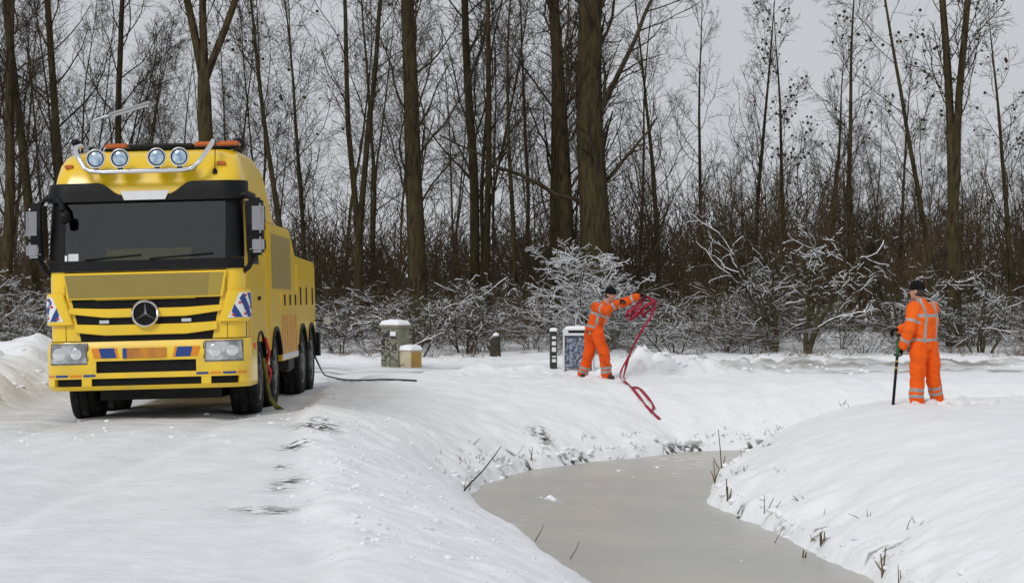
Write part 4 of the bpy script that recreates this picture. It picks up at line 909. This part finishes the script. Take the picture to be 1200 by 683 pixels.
# ------------------------------------------------------------------ people
def remesh(name, mb, vox, m, parent, smooth_it=4, mats=None, pick=None, fold=0, seed=0):
    o = link('tmp', mb.v, mb.f, m)
    md = o.modifiers.new('r', 'REMESH'); md.mode = 'VOXEL'; md.voxel_size = vox
    s_ = o.modifiers.new('s', 'SMOOTH'); s_.factor = .5; s_.iterations = smooth_it
    me = bpy.data.meshes.new_from_object(o.evaluated_get(bpy.context.evaluated_depsgraph_get())); bpy.data.objects.remove(o)
    me.name = name; me.materials.clear()
    for k in (mats or [m]): me.materials.append(k)
    if fold:
        n = len(me.vertices); co = np.empty(n * 3); no_ = np.empty(n * 3); me.vertices.foreach_get('co', co); me.vertices.foreach_get('normal', no_)
        co = co.reshape(-1, 3); no_ = no_.reshape(-1, 3)
        d_ = fbm(co[:, 0] * 1.0 + co[:, 1] * .8 + seed, co[:, 2] * 1.7 + co[:, 0] * .9, .13, 3, 90 + seed); co += no_ * (d_ * fold)[:, None]
        me.vertices.foreach_set('co', co.ravel())
    if pick: me.polygons.foreach_set('material_index', [pick(p.center) for p in me.polygons])
    me.polygons.foreach_set('use_smooth', [True] * len(me.polygons)); me.update()
    o = bpy.data.objects.new(name, me); col.objects.link(o); o.parent = parent; return o
def ball(mb, c, r, sc_=(1, 1, 1), k=12):
    n = 8; pr = [(max(.001, r * math.sin(math.pi * i / n)), -r * math.cos(math.pi * i / n)) for i in range(n + 1)]
    t = MB().lathe(pr, (0, 0, 0), 'Z', k); mb.add([(c[0] + v[0] * sc_[0], c[1] + v[1] * sc_[1], c[2] + v[2] * sc_[2]) for v in t.v], t.f)
def limb(mb, pts, rad):
    mb.tube(pts, rad, 12)
    for p, r_ in zip(pts, rad): ball(mb, p, r_ * .995)
def torso(mb, rings, side):
    """rings: (centre, half width, half depth); side: unit vector across the shoulders"""
    sdv = Vector(side).normalized(); fw = Vector((0, 0, 1)).cross(sdv); k = 20; vs = []; fs = []
    for c, a, b in rings:
        for j in range(k):
            an = 6.2832 * j / k; e = 2.4
            ca, sa = math.cos(an), math.sin(an); ca = math.copysign(abs(ca) ** (2 / e), ca); sa = math.copysign(abs(sa) ** (2 / e), sa)
            vs.append(Vector(c) + sdv * (a * ca) + fw * (b * sa))
    for i in range(len(rings) - 1):
        for j in range(k): fs.append((i * k + j, i * k + (j + 1) % k, (i + 1) * k + (j + 1) % k, (i + 1) * k + j))
    fs += [tuple(range(k))[::-1], tuple((len(rings) - 1) * k + j for j in range(k))]; mb.add(vs, fs)
def hand(mb, wrist, dirv, palm_n, curl, left):
    """palm, four unequal curled fingers and a thumb leaving the side of the palm"""
    d_ = Vector(dirv).normalized(); n_ = Vector(palm_n); n_ = (n_ - d_ * n_.dot(d_)).normalized(); s_ = d_.cross(n_) * (1 if left else -1); w0 = Vector(wrist)
    for k in (-.026, -.009, .009, .026): limb(mb, [w0 + s_ * k * .7, w0 + s_ * k + d_ * .085], [.018, .017])
    for k, ln in ((-.032, .066), (-.011, .080), (.011, .086), (.032, .076)):
        p = w0 + s_ * k + d_ * .088; pts = [p]; a = 0
        for seg in (.42, .33, .25):
            a += curl; p = p + (d_ * math.cos(a) + n_ * math.sin(a)) * ln * seg * 1.05; pts.append(p)
        limb(mb, pts, [.0125, .012, .011, .0095])
    p = w0 + s_ * .030 + d_ * .028; q_ = p + (s_ * .7 + d_ * .6 + n_ * .3).normalized() * .042; r_ = q_ + (d_ * .75 + n_ * (.3 + curl * .5) + s_ * .1).normalized() * .034
    limb(mb, [p, q_, r_], [.015, .013, .011])
def band_pick(bands, default=0):
    def pick(c):
        for kind, p, n_, ht, rr in bands:
            dv = c - p
            if abs(dv.dot(n_)) < ht and (dv - n_ * dv.dot(n_)).length < rr: return 1
        return default
    return pick
def B_(a, b, t, ht=.025, rr=.17):
    a, b = Vector(a), Vector(b); return ('b', a.lerp(b, t), (b - a).normalized(), ht, rr)
def head_parts(root, c, face, up, hairless=False, cap_z=.035, tail=None):
    """head with face looking along `face`; returns nothing, adds the mesh to a builder list"""
    f_ = Vector(face).normalized(); u_ = Vector(up); u_ = (u_ - f_ * u_.dot(f_)).normalized(); s_ = f_.cross(u_); c = Vector(c)
    M3 = Matrix((s_, f_, u_)).transposed()
    def W(p): return c + M3 @ Vector(p)
    mb = MB(); t = MB(); ball(t, (0, 0, .02), .1, (.80, 1.0, 1.12), 16); ball(t, (0, .035, -.055), .066, (.92, .9, 1.05), 14)
    t.tube([(0, .082, .012), (0, .108, -.018), (0, .092, -.026)], [.010, .016, .012], 8); ball(t, (0, .108, -.02), .014)
    ball(t, (0, .088, -.058), .018, (1.5, .6, .35)); ball(t, (0, .086, -.070), .018, (1.3, .6, .4)); ball(t, (0, .078, -.098), .026, (1, .8, .7))
    for k in (-1, 1): ball(t, (k * .082, -.008, -.005), .03, (.35, .7, 1.1)); ball(t, (k * .034, .078, .022), .02, (1.2, .6, .5)); ball(t, (k * .045, .06, -.035), .032, (.8, .8, .8))
    mb.add([W(v) for v in t.v], t.f)
    ex = []
    e = MB()
    for k in (-1, 1):
        q_ = MB(); ball(q_, (k * .034, .090, .006), .0095, (1.1, .6, .7), 10); e.add([W(v) for v in q_.v], q_.f)
    e.build('eyes', M['hair'], root, smooth=True)
    hcap = MB(); q_ = MB(); ball(q_, (0, -.006, .062), .112, (.86, 1.0, .82), 18); q_.tube([(0, 0, .02), (0, 0, .05)], .001, 4)
    hcap.add([W(v) for v in q_.v], q_.f)
    q_ = MB(); k = 24
    q_.add([((.093 + rr) * math.cos(6.2832 * j / k), -.004 + (.109 + rr) * math.sin(6.2832 * j / k), zz) for zz, rr in ((.020, .0), (.020, .003), (.060, .005), (.060, .0)) for j in range(k)],
           [(i * k + j, i * k + (j + 1) % k, ((i + 1) % 4) * k + (j + 1) % k, ((i + 1) % 4) * k + j) for i in range(4) for j in range(k)])
    hcap.add([W(v) for v in q_.v], q_.f)
    remesh('beanie', hcap, .007, M['glove'], root, 2)
    q_ = MB(); ball(q_, (0, -.022, -.004), .094, (.84, .96, .95), 14); hh = MB(); hh.add([W(v) for v in q_.v], q_.f)
    remesh('hair', hh, .010, M['hair'], root, 1)
    return mb
def person(label, loc, sp):
    root = empty('person', loc); tag(root, label, 'person')
    J = {k: Vector(v) for k, v in sp['J'].items()}
    side = (J['lsh'] - J['rsh']); side.z = 0; side.normalize(); lo = (J['lhip'] - J['rhip']); lo.z = 0; lo.normalize()
    hb = head_parts(root, J['head'], sp['face'], (0, 0, 1))
    # body: one continuous skin surface inside the clothes
    torso(hb, [(J['pelvis'] - Vector((0, 0, .06)), .13, .09), (J['pelvis'] + Vector((0, 0, .08)), .13, .085), (J['chest'], .15, .095), (J['chest'] + Vector((0, 0, .12)), .13, .08), (J['neck'] - Vector((0, 0, .02)), .06, .055)], side)
    limb(hb, [J['neck'] - Vector((0, 0, .06)), J['head'] - Vector((0, 0, .03))], [.056, .052])
    for s_ in 'lr':
        limb(hb, [J[s_ + 'sh'], J[s_ + 'el'], J[s_ + 'wr']], [.05, .038, .028]); limb(hb, [J[s_ + 'hip'], J[s_ + 'kn'], J[s_ + 'an']], [.078, .055, .038])
        hd = J[s_ + 'wr'] + sp[s_ + 'hd'] * .02; hand(hb, hd, sp[s_ + 'hd'], sp[s_ + 'pn'], sp['curl'] * .9, s_ == 'l')
        an = J[s_ + 'an']; limb(hb, [an, an + Vector(sp['toe_' + s_]) * .13 - Vector((0, 0, .05))], [.036, .03])
    remesh('body', hb, .013, M['skin'], root, 2)
    # jacket
    jb = MB(); pz = J['pelvis']
    torso(jb, [(pz + Vector((0, 0, sp['hem'])), .185, .135), (pz + Vector((0, 0, sp['hem'] + .06)), .19, .14), (pz.lerp(J['chest'], .6), .20, .145), (J['chest'], .215, .15), (J['chest'].lerp(J['neck'], .45), .205, .14), (J['chest'].lerp(J['neck'], .75), .14, .11), (J['neck'] + Vector((0, 0, -.01)), .078, .078), (J['neck'] + Vector((0, 0, .035)), .07, .072)], side)
    bands = []
    for s_ in 'lr':
        limb(jb, [J[s_ + 'sh'], J[s_ + 'sh'].lerp(J[s_ + 'el'], .5), J[s_ + 'el'], J[s_ + 'el'].lerp(J[s_ + 'wr'], .6), J[s_ + 'wr']], [.104, .094, .086, .078, .070])
        bands += [B_(J[s_ + 'sh'], J[s_ + 'el'], .62, .021, .13), B_(J[s_ + 'el'], J[s_ + 'wr'], .62, .021, .12)]
    ax = (J['chest'] - pz).normalized()
    tb = [(pz + ax * sp['hem'] + ax * .045, .021), (J['chest'] + ax * sp['mid'], .021)]
    fwd = Vector((0, 0, 1)).cross(side)
    def pick(c):
        for kind, p, n_, ht, rr in bands:
            dv = c - p
            if abs(dv.dot(n_)) < ht and (dv - n_ * dv.dot(n_)).length < rr: return 1
        dv = c - pz; across = dv.dot(side)
        along = dv.dot(ax)
        if abs(across) < .225 and -.05 < along < .72 and (dv - ax * along).length < .26:
            for p, ht in tb:
                if abs((c - p).dot(ax)) < ht: return 1
            if abs(abs(across) - .105) < .020 and along > sp['hem']: return 1
        return 0
    remesh('jacket', jb, .0115, None, root, 3, [sp['jmat'], M['tape']], pick, .020, sp['seed'])
    # trousers
    tb_ = MB(); torso(tb_, [(pz + Vector((0, 0, .12)), .165, .12), (pz, .18, .13), (pz - Vector((0, 0, .07)), .17, .12)], lo)
    lb = []
    for s_ in 'lr':
        kn, an, hp = J[s_ + 'kn'], J[s_ + 'an'], J[s_ + 'hip']
        limb(tb_, [hp, hp.lerp(kn, .5), kn, kn.lerp(an, .5), an + (an - kn).normalized() * sp['legx']], [.124, .120, .108, .104, .102])
        for t in sp['legt']: lb.append(B_(kn, an, t, .024, .14))
    remesh('trousers', tb_, .0115, None, root, 3, [sp['tmat'], M['tape']], band_pick(lb), .026, sp['seed'] + 3)
    for s_ in 'lr':
        gb = MB(); wr = J[s_ + 'wr']; hd = Vector(sp[s_ + 'hd']).normalized(); limb(gb, [wr - hd * .01, wr + hd * .03], [.043, .038]); hand_scaled(gb, wr + hd * .02, hd, sp[s_ + 'pn'], sp['curl'], s_ == 'l')
        remesh('glove', gb, .007, M['glove'], root, 1)
        bb_ = MB(); an = J[s_ + 'an']; t = Vector(sp['toe_' + s_]).normalized(); dn = Vector((0, 0, -.045))
        limb(bb_, [an + Vector((0, 0, .10)), an, an + dn * .6], [.062, .058, .055]); limb(bb_, [an + dn - t * .05, an + dn + t * .07, an + dn * 1.2 + t * .17], [.05, .052, .042])
        remesh('boot', bb_, .010, M['boot'], root, 2)
    return root
def hand_scaled(mb, wrist, dirv, pn, curl, left):
    t = MB(); hand(t, (0, 0, 0), dirv, pn, curl, left); mb.add([Vector(wrist) + Vector(v) * 1.10 for v in t.v], t.f)
# the worker casting the red strap
pA = hit(705, 442, 31, 40); pA.z = tz(pA.x, pA.y)
A = dict(J=dict(pelvis=(-.13, 0, .85), chest=(-.02, 0, 1.17), neck=(.08, 0, 1.40), head=(.165, -.02, 1.515),
                lsh=(.15, .13, 1.31), rsh=(-.10, -.13, 1.30), lel=(.42, .12, 1.375), lwr=(.65, .09, 1.475), rel=(.08, -.34, 1.24), rwr=(.26, -.33, 1.36),
                lhip=(-.19, .09, .82), rhip=(-.08, -.09, .82), lkn=(-.225, .10, .46), rkn=(.035, -.16, .45), lan=(-.33, .20, .07), ran=(.085, -.16, .07)),
         face=(.80, -.58, -.12), lhd=Vector((.93, -.1, .28)).normalized(), rhd=Vector((.75, .05, .35)).normalized(), lpn=(.1, 0, -1), rpn=(.3, .4, -1), curl=.75,
         toe_l=(-.1, -.9, 0), toe_r=(.55, -.8, 0), hem=.02, mid=-.03, legx=.02, legt=(.70, .88), tmat=M['hivis_dirty'], jmat=M['hivis_worn'], seed=1)
personA = person('worker in orange high visibility suit and black beanie flinging out a red strap', pA - Vector((0, 0, .01)), A)
# the worker standing with a spade
pB = Vector(((1080 - 600) / 83.65, 26.3, 0)); pB.z = tz(pB.x, pB.y)
Bp = dict(J=dict(pelvis=(.04, .02, .92), chest=(.045, .0, 1.28), neck=(.0, .01, 1.53), head=(-.055, .04, 1.668),
                 lsh=(-.125, -.085, 1.425), rsh=(.165, .085, 1.425), lel=(-.20, -.15, 1.14), lwr=(-.275, -.06, .905), rel=(.03, .30, 1.20), rwr=(-.22, .30, 1.13),
                 lhip=(-.04, -.03, .90), rhip=(.13, .06, .90), lkn=(-.06, .0, .48), rkn=(.19, .14, .50), lan=(-.08, -.02, .05), ran=(.285, .28, .13)),
          face=(-.80, .58, -.05), lhd=Vector((-.25, .18, -.95)).normalized(), rhd=Vector((-.95, -.1, -.1)).normalized(), lpn=(-.6, -.2, 0), rpn=(-.1, 0, -1), curl=.7,
          toe_l=(-.6, .75, 0), toe_r=(-.4, .85, 0), hem=.03, mid=.055, legx=.03, legt=(.46, .66), tmat=M['hivis_leg'], jmat=M['hivis'], seed=5)
personB = person('worker in orange suit seen from behind, standing with a spade in hand', pB - Vector((0, 0, .10)), Bp)
# spade
sp0 = Vector((-.335, -.05, 1.0)); sp1 = Vector((-.43, -.12, .06)); sr = empty('spade', pB + sp1 + Vector((0, 0, -.14))); tag(sr, 'dark spade with green grip planted in the snow beside the standing worker', 'spade')
dv = (sp0 - sp1)
MB().tube([Vector((0, 0, .0)), dv * .80], .021, 8).build('shaft', M['black'], sr, smooth=True)
MB().tube([dv * .78, dv * 1.0], .027, 8).tube([dv * 1.0 - Vector((.045, 0, 0)), dv * 1.0 + Vector((.045, 0, 0))], .022, 8).build('grip', M['green'], sr, smooth=True)
for t in (.60, .70): MB().tube([dv * t, dv * (t + .03)], .0225, 8).build('ring', M['mustard'], sr, smooth=True)
MB().prism_y([(-.09, .06), (.09, .06), (.09, -.16), (0, -.24), (-.09, -.16)], -.008, .008).build('blade', M['chassis'], sr, .004)
# ------------------------------------------------------------------ the red strap
def ribbon(mb, pts, wd, th, nrm_):
    pts = [Vector(p) for p in pts]; n = len(pts); vs = []; fs = []
    for i, p in enumerate(pts):
        t = (pts[min(i + 1, n - 1)] - pts[max(i - 1, 0)]).normalized(); b = t.cross(nrm_(i)); b = b.normalized() if b.length > 1e-4 else Vector((1, 0, 0)); q_ = b.cross(t).normalized()
        for a, c in ((-1, -1), (1, -1), (1, 1), (-1, 1)): vs.append(p + b * wd / 2 * a + q_ * th / 2 * c)
    for i in range(n - 1):
        for j in range(4): fs.append((i * 4 + j, i * 4 + (j + 1) % 4, (i + 1) * 4 + (j + 1) % 4, (i + 1) * 4 + j))
    fs += [(3, 2, 1, 0), tuple((n - 1) * 4 + j for j in range(4))]; mb.add(vs, fs)
def spline(pts, k=7, it=3):
    pts = [Vector(p) for p in pts]; out = []
    for i in range(len(pts) - 1):
        for t in range(k): out.append(pts[i].lerp(pts[i + 1], t / k))
    out.append(pts[-1])
    for _ in range(it * 3): out = [out[0]] + [(out[i - 1] + out[i] * 2 + out[i + 1]) / 4 for i in range(1, len(out) - 1)] + [out[-1]]
    return out
zq = lambda zx, zy, d: at(640 + zx * .2636, 320 + zy * .2636, d)     # reading points off an enlarged crop of the photo
dA = pA.y + .08; mb = MB()
hp = pA + A['J']['lwr'].__class__(A['J']['lwr']) if False else pA + Vector(A['J']['lwr']) + A['lhd'] * .10
def air(zs, off=0): return [zq(a, b, dA + off + .06 * math.sin(i * 1.7)) for i, (a, b) in enumerate(zs)]
vN = lambda i: Vector((.25 * math.sin(i * .5), -1, .35 * math.cos(i * .4)))
loops = [[(438, 100), (420, 125), (395, 150), (362, 172), (350, 190), (372, 215), (395, 190), (408, 160), (430, 130), (446, 108)],
         [(440, 102), (412, 130), (385, 165), (372, 205), (392, 200), (420, 172), (450, 140), (468, 125), (447, 105)],
         [(444, 104), (470, 118), (492, 128), (486, 150), (455, 165), (432, 190), (422, 180), (440, 150), (470, 132)],
         [(446, 106), (425, 120), (405, 140), (385, 150), (358, 182), (366, 196), (400, 170), (440, 150)]]
for k, l in enumerate(loops): ribbon(mb, [hp + Vector((0, 0, -.01))] + spline(air(l, .03 * k)), .052, .004, (lambda i, k=k: Vector((math.sin(i * .33 + k), -1.0 + .6 * math.cos(i * .21 + k), math.cos(i * .27 + 2 * k)))))
gz = lambda zx, zy: (lambda v: v + Vector((0, 0, .02)))(hit(640 + zx * .2636, 320 + zy * .2636, 28, 40))
fall1 = spline(air([(470, 130), (490, 142), (470, 185), (440, 232), (405, 290), (380, 345), (360, 385)]) + [zq(336, 425, dA - .2), gz(326, 466), gz(350, 492)], 7, 2)
fall2 = spline(air([(474, 134), (484, 160), (455, 210), (420, 262), (392, 320), (372, 362)], .05) + [zq(352, 425, dA - .1), gz(344, 470), gz(354, 492), gz(380, 514)], 7, 2)
ribbon(mb, fall1, .042, .004, (lambda i: Vector((math.sin(i * .22), -1, .5 * math.cos(i * .3))))); ribbon(mb, fall2, .042, .004, (lambda i: Vector((math.cos(i * .2), -1, .4 * math.sin(i * .3)))))
upN = lambda i: Vector((.7 * math.sin(i * .35), -.55, .8))
def on_ground(p):
    q_ = p.copy(); q_.z = max(q_.z, tz(p.x, p.y) + .018); return q_
for l in ([(350, 492), (380, 512), (405, 545), (430, 575), (452, 605), (470, 622), (505, 655)], [(380, 514), (414, 516), (440, 545), (470, 580), (481, 606), (462, 618), (480, 632), (505, 656)]):
    ribbon(mb, [on_ground(p) for p in spline([gz(*q_) for q_ in l], 7, 1)], .05, .006, upN)
tag(mb.build('towing_strap', M['strap'], None, smooth=False), 'long crimson webbing strap thrown down the snowy ditch bank', 'strap')
# ------------------------------------------------------------------ stems and tufts on the ditch banks
def stick(name, label, pts, r, m='reed', group=None, cat='stem'):
    return tag(MB().tube(pts, [r * (1 - .6 * i / (len(pts) - 1)) for i in range(len(pts))], 5).build(name, M[m], None, smooth=True), label, cat, group)
def up(px, py, tops, r, name, label, m='reed', group=None, cat='reed clump'):
    rg = random.Random(int(px * 7 + py)); p = hit(px, py, 12, 36); o = empty(name, p); tag(o, label, cat, group)
    for (dx, dz) in tops:
        s_ = p.y / F; q_ = Vector((dx * s_, rg.uniform(-.05, .05), dz * s_)); st = Vector((rg.uniform(-.03, .03), rg.uniform(-.03, .03), -.05))
        MB().tube([st, st.lerp(q_, .5) + Vector((rg.uniform(-.01, .01), 0, .0)), q_], [r, r * .8, r * .5], 5).build('stem', M[m], o, smooth=True)
    return o
h = hit(541, 573, 15, 30)
stick('twig', 'long bare twig slanting up out of the bank at the bend of the ditch', [h - Vector((0, 0, .05)), at(553, 564, h.y), at(567, 550, h.y - .05), at(580, 533, h.y - .1), at(587, 523, h.y - .1)], .011, 'twig', None, 'twig')
up(1036, 672, ((-3, 22), (3, 30), (-10, 14)), .010, 'reed_clump', 'trio of cut brown reed stems at the water edge of the rounded bank')
up(963, 638, ((-2, 14), (3, 15), (0, 13)), .010, 'reed_clump', 'short bundle of cut reed stubs low on the rounded bank')
up(1053, 682, ((0, 20), (2, 14)), .006, 'reed_clump', 'single thin reed stem beside the trio of cut stems')
up(893, 606, ((2, 26), (14, 22), (22, 18)), .007, 'reed_clump', 'bent reed stems halfway along the rounded bank')
up(855, 583, ((-4, 22), (-2, 12), (2, 10)), .011, 'reed_clump', 'dark reed tuft poking from the tip of the rounded bank')
up(846, 548, ((-4, 45), (4, 14), (-10, 12), (12, 8)), .010, 'reed_clump', 'tall bare stem rising above folded reeds at the bank tip')
up(838, 566, ((-2, 26), (-4, 14), (6, 18)), .010, 'reed_clump', 'folded frosted reeds leaning over the ice at the bank tip')
up(943, 653, ((-1, 9), (1, 7)), .012, 'reed_clump', 'lone reed stub frozen into the ice')
up(622, 540, ((-2, 12), (2, 14)), .008, 'reed_clump', 'two short stems on the far bank below the dark hollow')
up(905, 556 + 80, ((14, 20),), .005, 'reed_clump', 'wispy stem bending over the rounded bank')
for px, py, lb in ((668, 655, 'fine stem lying over the ice near the smooth bank'), (627, 634, 'thin stem leaning from the smooth bank over the ice')):
    h = hit(px, py, 12, 30); stick('twig', lb, [h, h + Vector((.06, 0, .10)), h + Vector((.09, .02, .17))], .005, 'twig', None, 'twig')
# dead grass and snow clods: uncountable
rg = random.Random(31); T = Tubes()
def tuft(x0, y0, n, ln, r=.005):
    z0 = tz(x0, y0)
    for _ in range(n):
        a = rg.uniform(0, 6.283); sp = rg.uniform(.2, 1.3)
        b = walk(rg, (x0 + rg.gauss(0, .05), y0 + rg.gauss(0, .05), z0 - .03), nrm((math.cos(a) * sp, math.sin(a) * sp, 1)), ln * rg.uniform(.5, 1.2), r, r * .5, 4, .15, -.12); T.add(*b, 3, 0)
n = len(SH)
for i in list(range(0, 9)) + list(range(12, 20)):
    ax_, ay_, _ = SH[i]; bx_, by_, _ = SH[(i + 1) % n]; Ls = math.hypot(bx_ - ax_, by_ - ay_); nxv, nyv = -(by_ - ay_) / Ls, (bx_ - ax_) / Ls
    for k in range(int(Ls * (6 if i < 9 else 1.6))):
        t = rg.random(); off = abs(rg.gauss(0, .35)) + .03
        xx, yy = ax_ + (bx_ - ax_) * t + nxv * off, ay_ + (by_ - ay_) * t + nyv * off
        if float(shore(np.array([xx]), np.array([yy]))[0][0]) < .02: xx, yy = ax_ + (bx_ - ax_) * t - nxv * off, ay_ + (by_ - ay_) * t - nyv * off
        tuft(xx, yy, rg.randint(2, 6), rg.uniform(.06, .17))
for k in range(140):
    px = rg.uniform(-20, 1220); d_ = rg.uniform(45.5, 49.5); tuft((px - 600) / F * d_, d_, 6, rg.uniform(.2, .5), .007)
v, f, mi = T.arrays(); tag(put('bank_grass', raw_mesh('bank_grass', v, f, mi, [M['reed']])), 'dead grass blades poking through the snow along the ditch', 'grass', kind='stuff')
mb = MB(); rg = random.Random(9)
ico = bmesh.new(); bmesh.ops.create_icosphere(ico, subdivisions=2, radius=1); IV2 = [v.co.copy() for v in ico.verts]; IF2 = [tuple(k.index for k in f.verts) for f in ico.faces]; ico.free()
ico = bmesh.new(); bmesh.ops.create_icosphere(ico, subdivisions=1, radius=1); IV1 = [v.co.copy() for v in ico.verts]; IF1 = [tuple(k.index for k in f.verts) for f in ico.faces]; ico.free()
CL = []
def clod(x0, y0, r): CL.append((x0, y0, r))
def clods_done():
    zz = np.maximum(terrain([c[0] for c in CL], [c[1] for c in CL])[0], WL)
    for (x0, y0, r), z0 in zip(CL, zz): 
        sx, sy, sz, ph = rg.uniform(.8, 1.3), rg.uniform(.8, 1.3), rg.uniform(.45, .75), rg.uniform(0, 9)
        mb.add([(x0 + v.x * r * sx * (q := 1 + .16 * math.sin(3 * v.y + 2 * v.z + ph) + rg.uniform(-.06, .06)), y0 + v.y * r * sy * q, float(z0) + r * .12 + v.z * r * sz * q) for v in (IV2 if r > .032 else IV1)], IF2 if r > .032 else IF1)
def scat(n, xr, yr, rr):
    for _ in range(n): clod(rg.uniform(*xr), rg.uniform(*yr), rr[0] + (rr[1] - rr[0]) * rg.random() ** 3)
scat(70, (-9.2, -6.8), (24.5, 34), (.02, .09)); scat(160, (2.4, 7), (36.0, 37.3), (.012, .06)); scat(160, (4, 14), (40.0, 41.2), (.012, .055)); scat(60, (-13, 13), (43.2, 44.2), (.012, .05)); scat(70, (1.9, 3.3), (35.4, 36.6), (.012, .06))
for _ in range(130):
    yy = rg.uniform(11, 34); clod(float(road_right(yy)) + rg.gauss(.15, .22), yy, .006 + .028 * rg.random() ** 2)
for _ in range(650):
    yy = rg.uniform(10.5, 27); clod(float(road_right(yy)) + .05 + abs(rg.gauss(0, .75)), yy, .006 + .022 * rg.random() ** 3)
for _ in range(70): clod(rg.uniform(-6.5, -2.6), rg.uniform(19, 24.5), .008 + .03 * rg.random() ** 2)
for i in list(range(0, 8)) + list(range(13, 21)):
    ax_, ay_, _ = SH[i]; bx_, by_, _ = SH[(i + 1) % n]; Ls = math.hypot(bx_ - ax_, by_ - ay_); nxv, nyv = -(by_ - ay_) / Ls, (bx_ - ax_) / Ls
    for k in range(int(Ls * (9 if i < 8 else 5))):
        t = rg.random(); off = .02 + abs(rg.gauss(0, .14)); clod(ax_ + (bx_ - ax_) * t + nxv * off, ay_ + (by_ - ay_) * t + nyv * off, .015 + .05 * rg.random() ** 2)
for px, py, rr_ in ((645, 584, .05), (648, 586, .035), (640, 585, .03), (869, 657, .02), (968, 654, .02), (634, 583, .015), (700, 600, .014), (742, 560, .03), (770, 548, .025), (725, 552, .03), (790, 556, .03)):
    h = hit(px, py, 15, 32); clod(h.x, h.y, rr_)
for px, py, rr_ in ((645, 584, .05), (649, 586, .035), (640, 585, .03), (869, 657, .02), (968, 654, .02), (634, 583, .015), (700, 600, .014), (742, 560, .03), (770, 548, .025), (725, 552, .03), (790, 556, .03)):
    h = hit(px, py, 15, 32); clod(h.x, h.y, rr_)
clods_done()
o = mb.build('snow_clods', M['snowcap'], None, smooth=True); tag(o, 'loose lumps of ploughed snow', 'snow', kind='stuff')
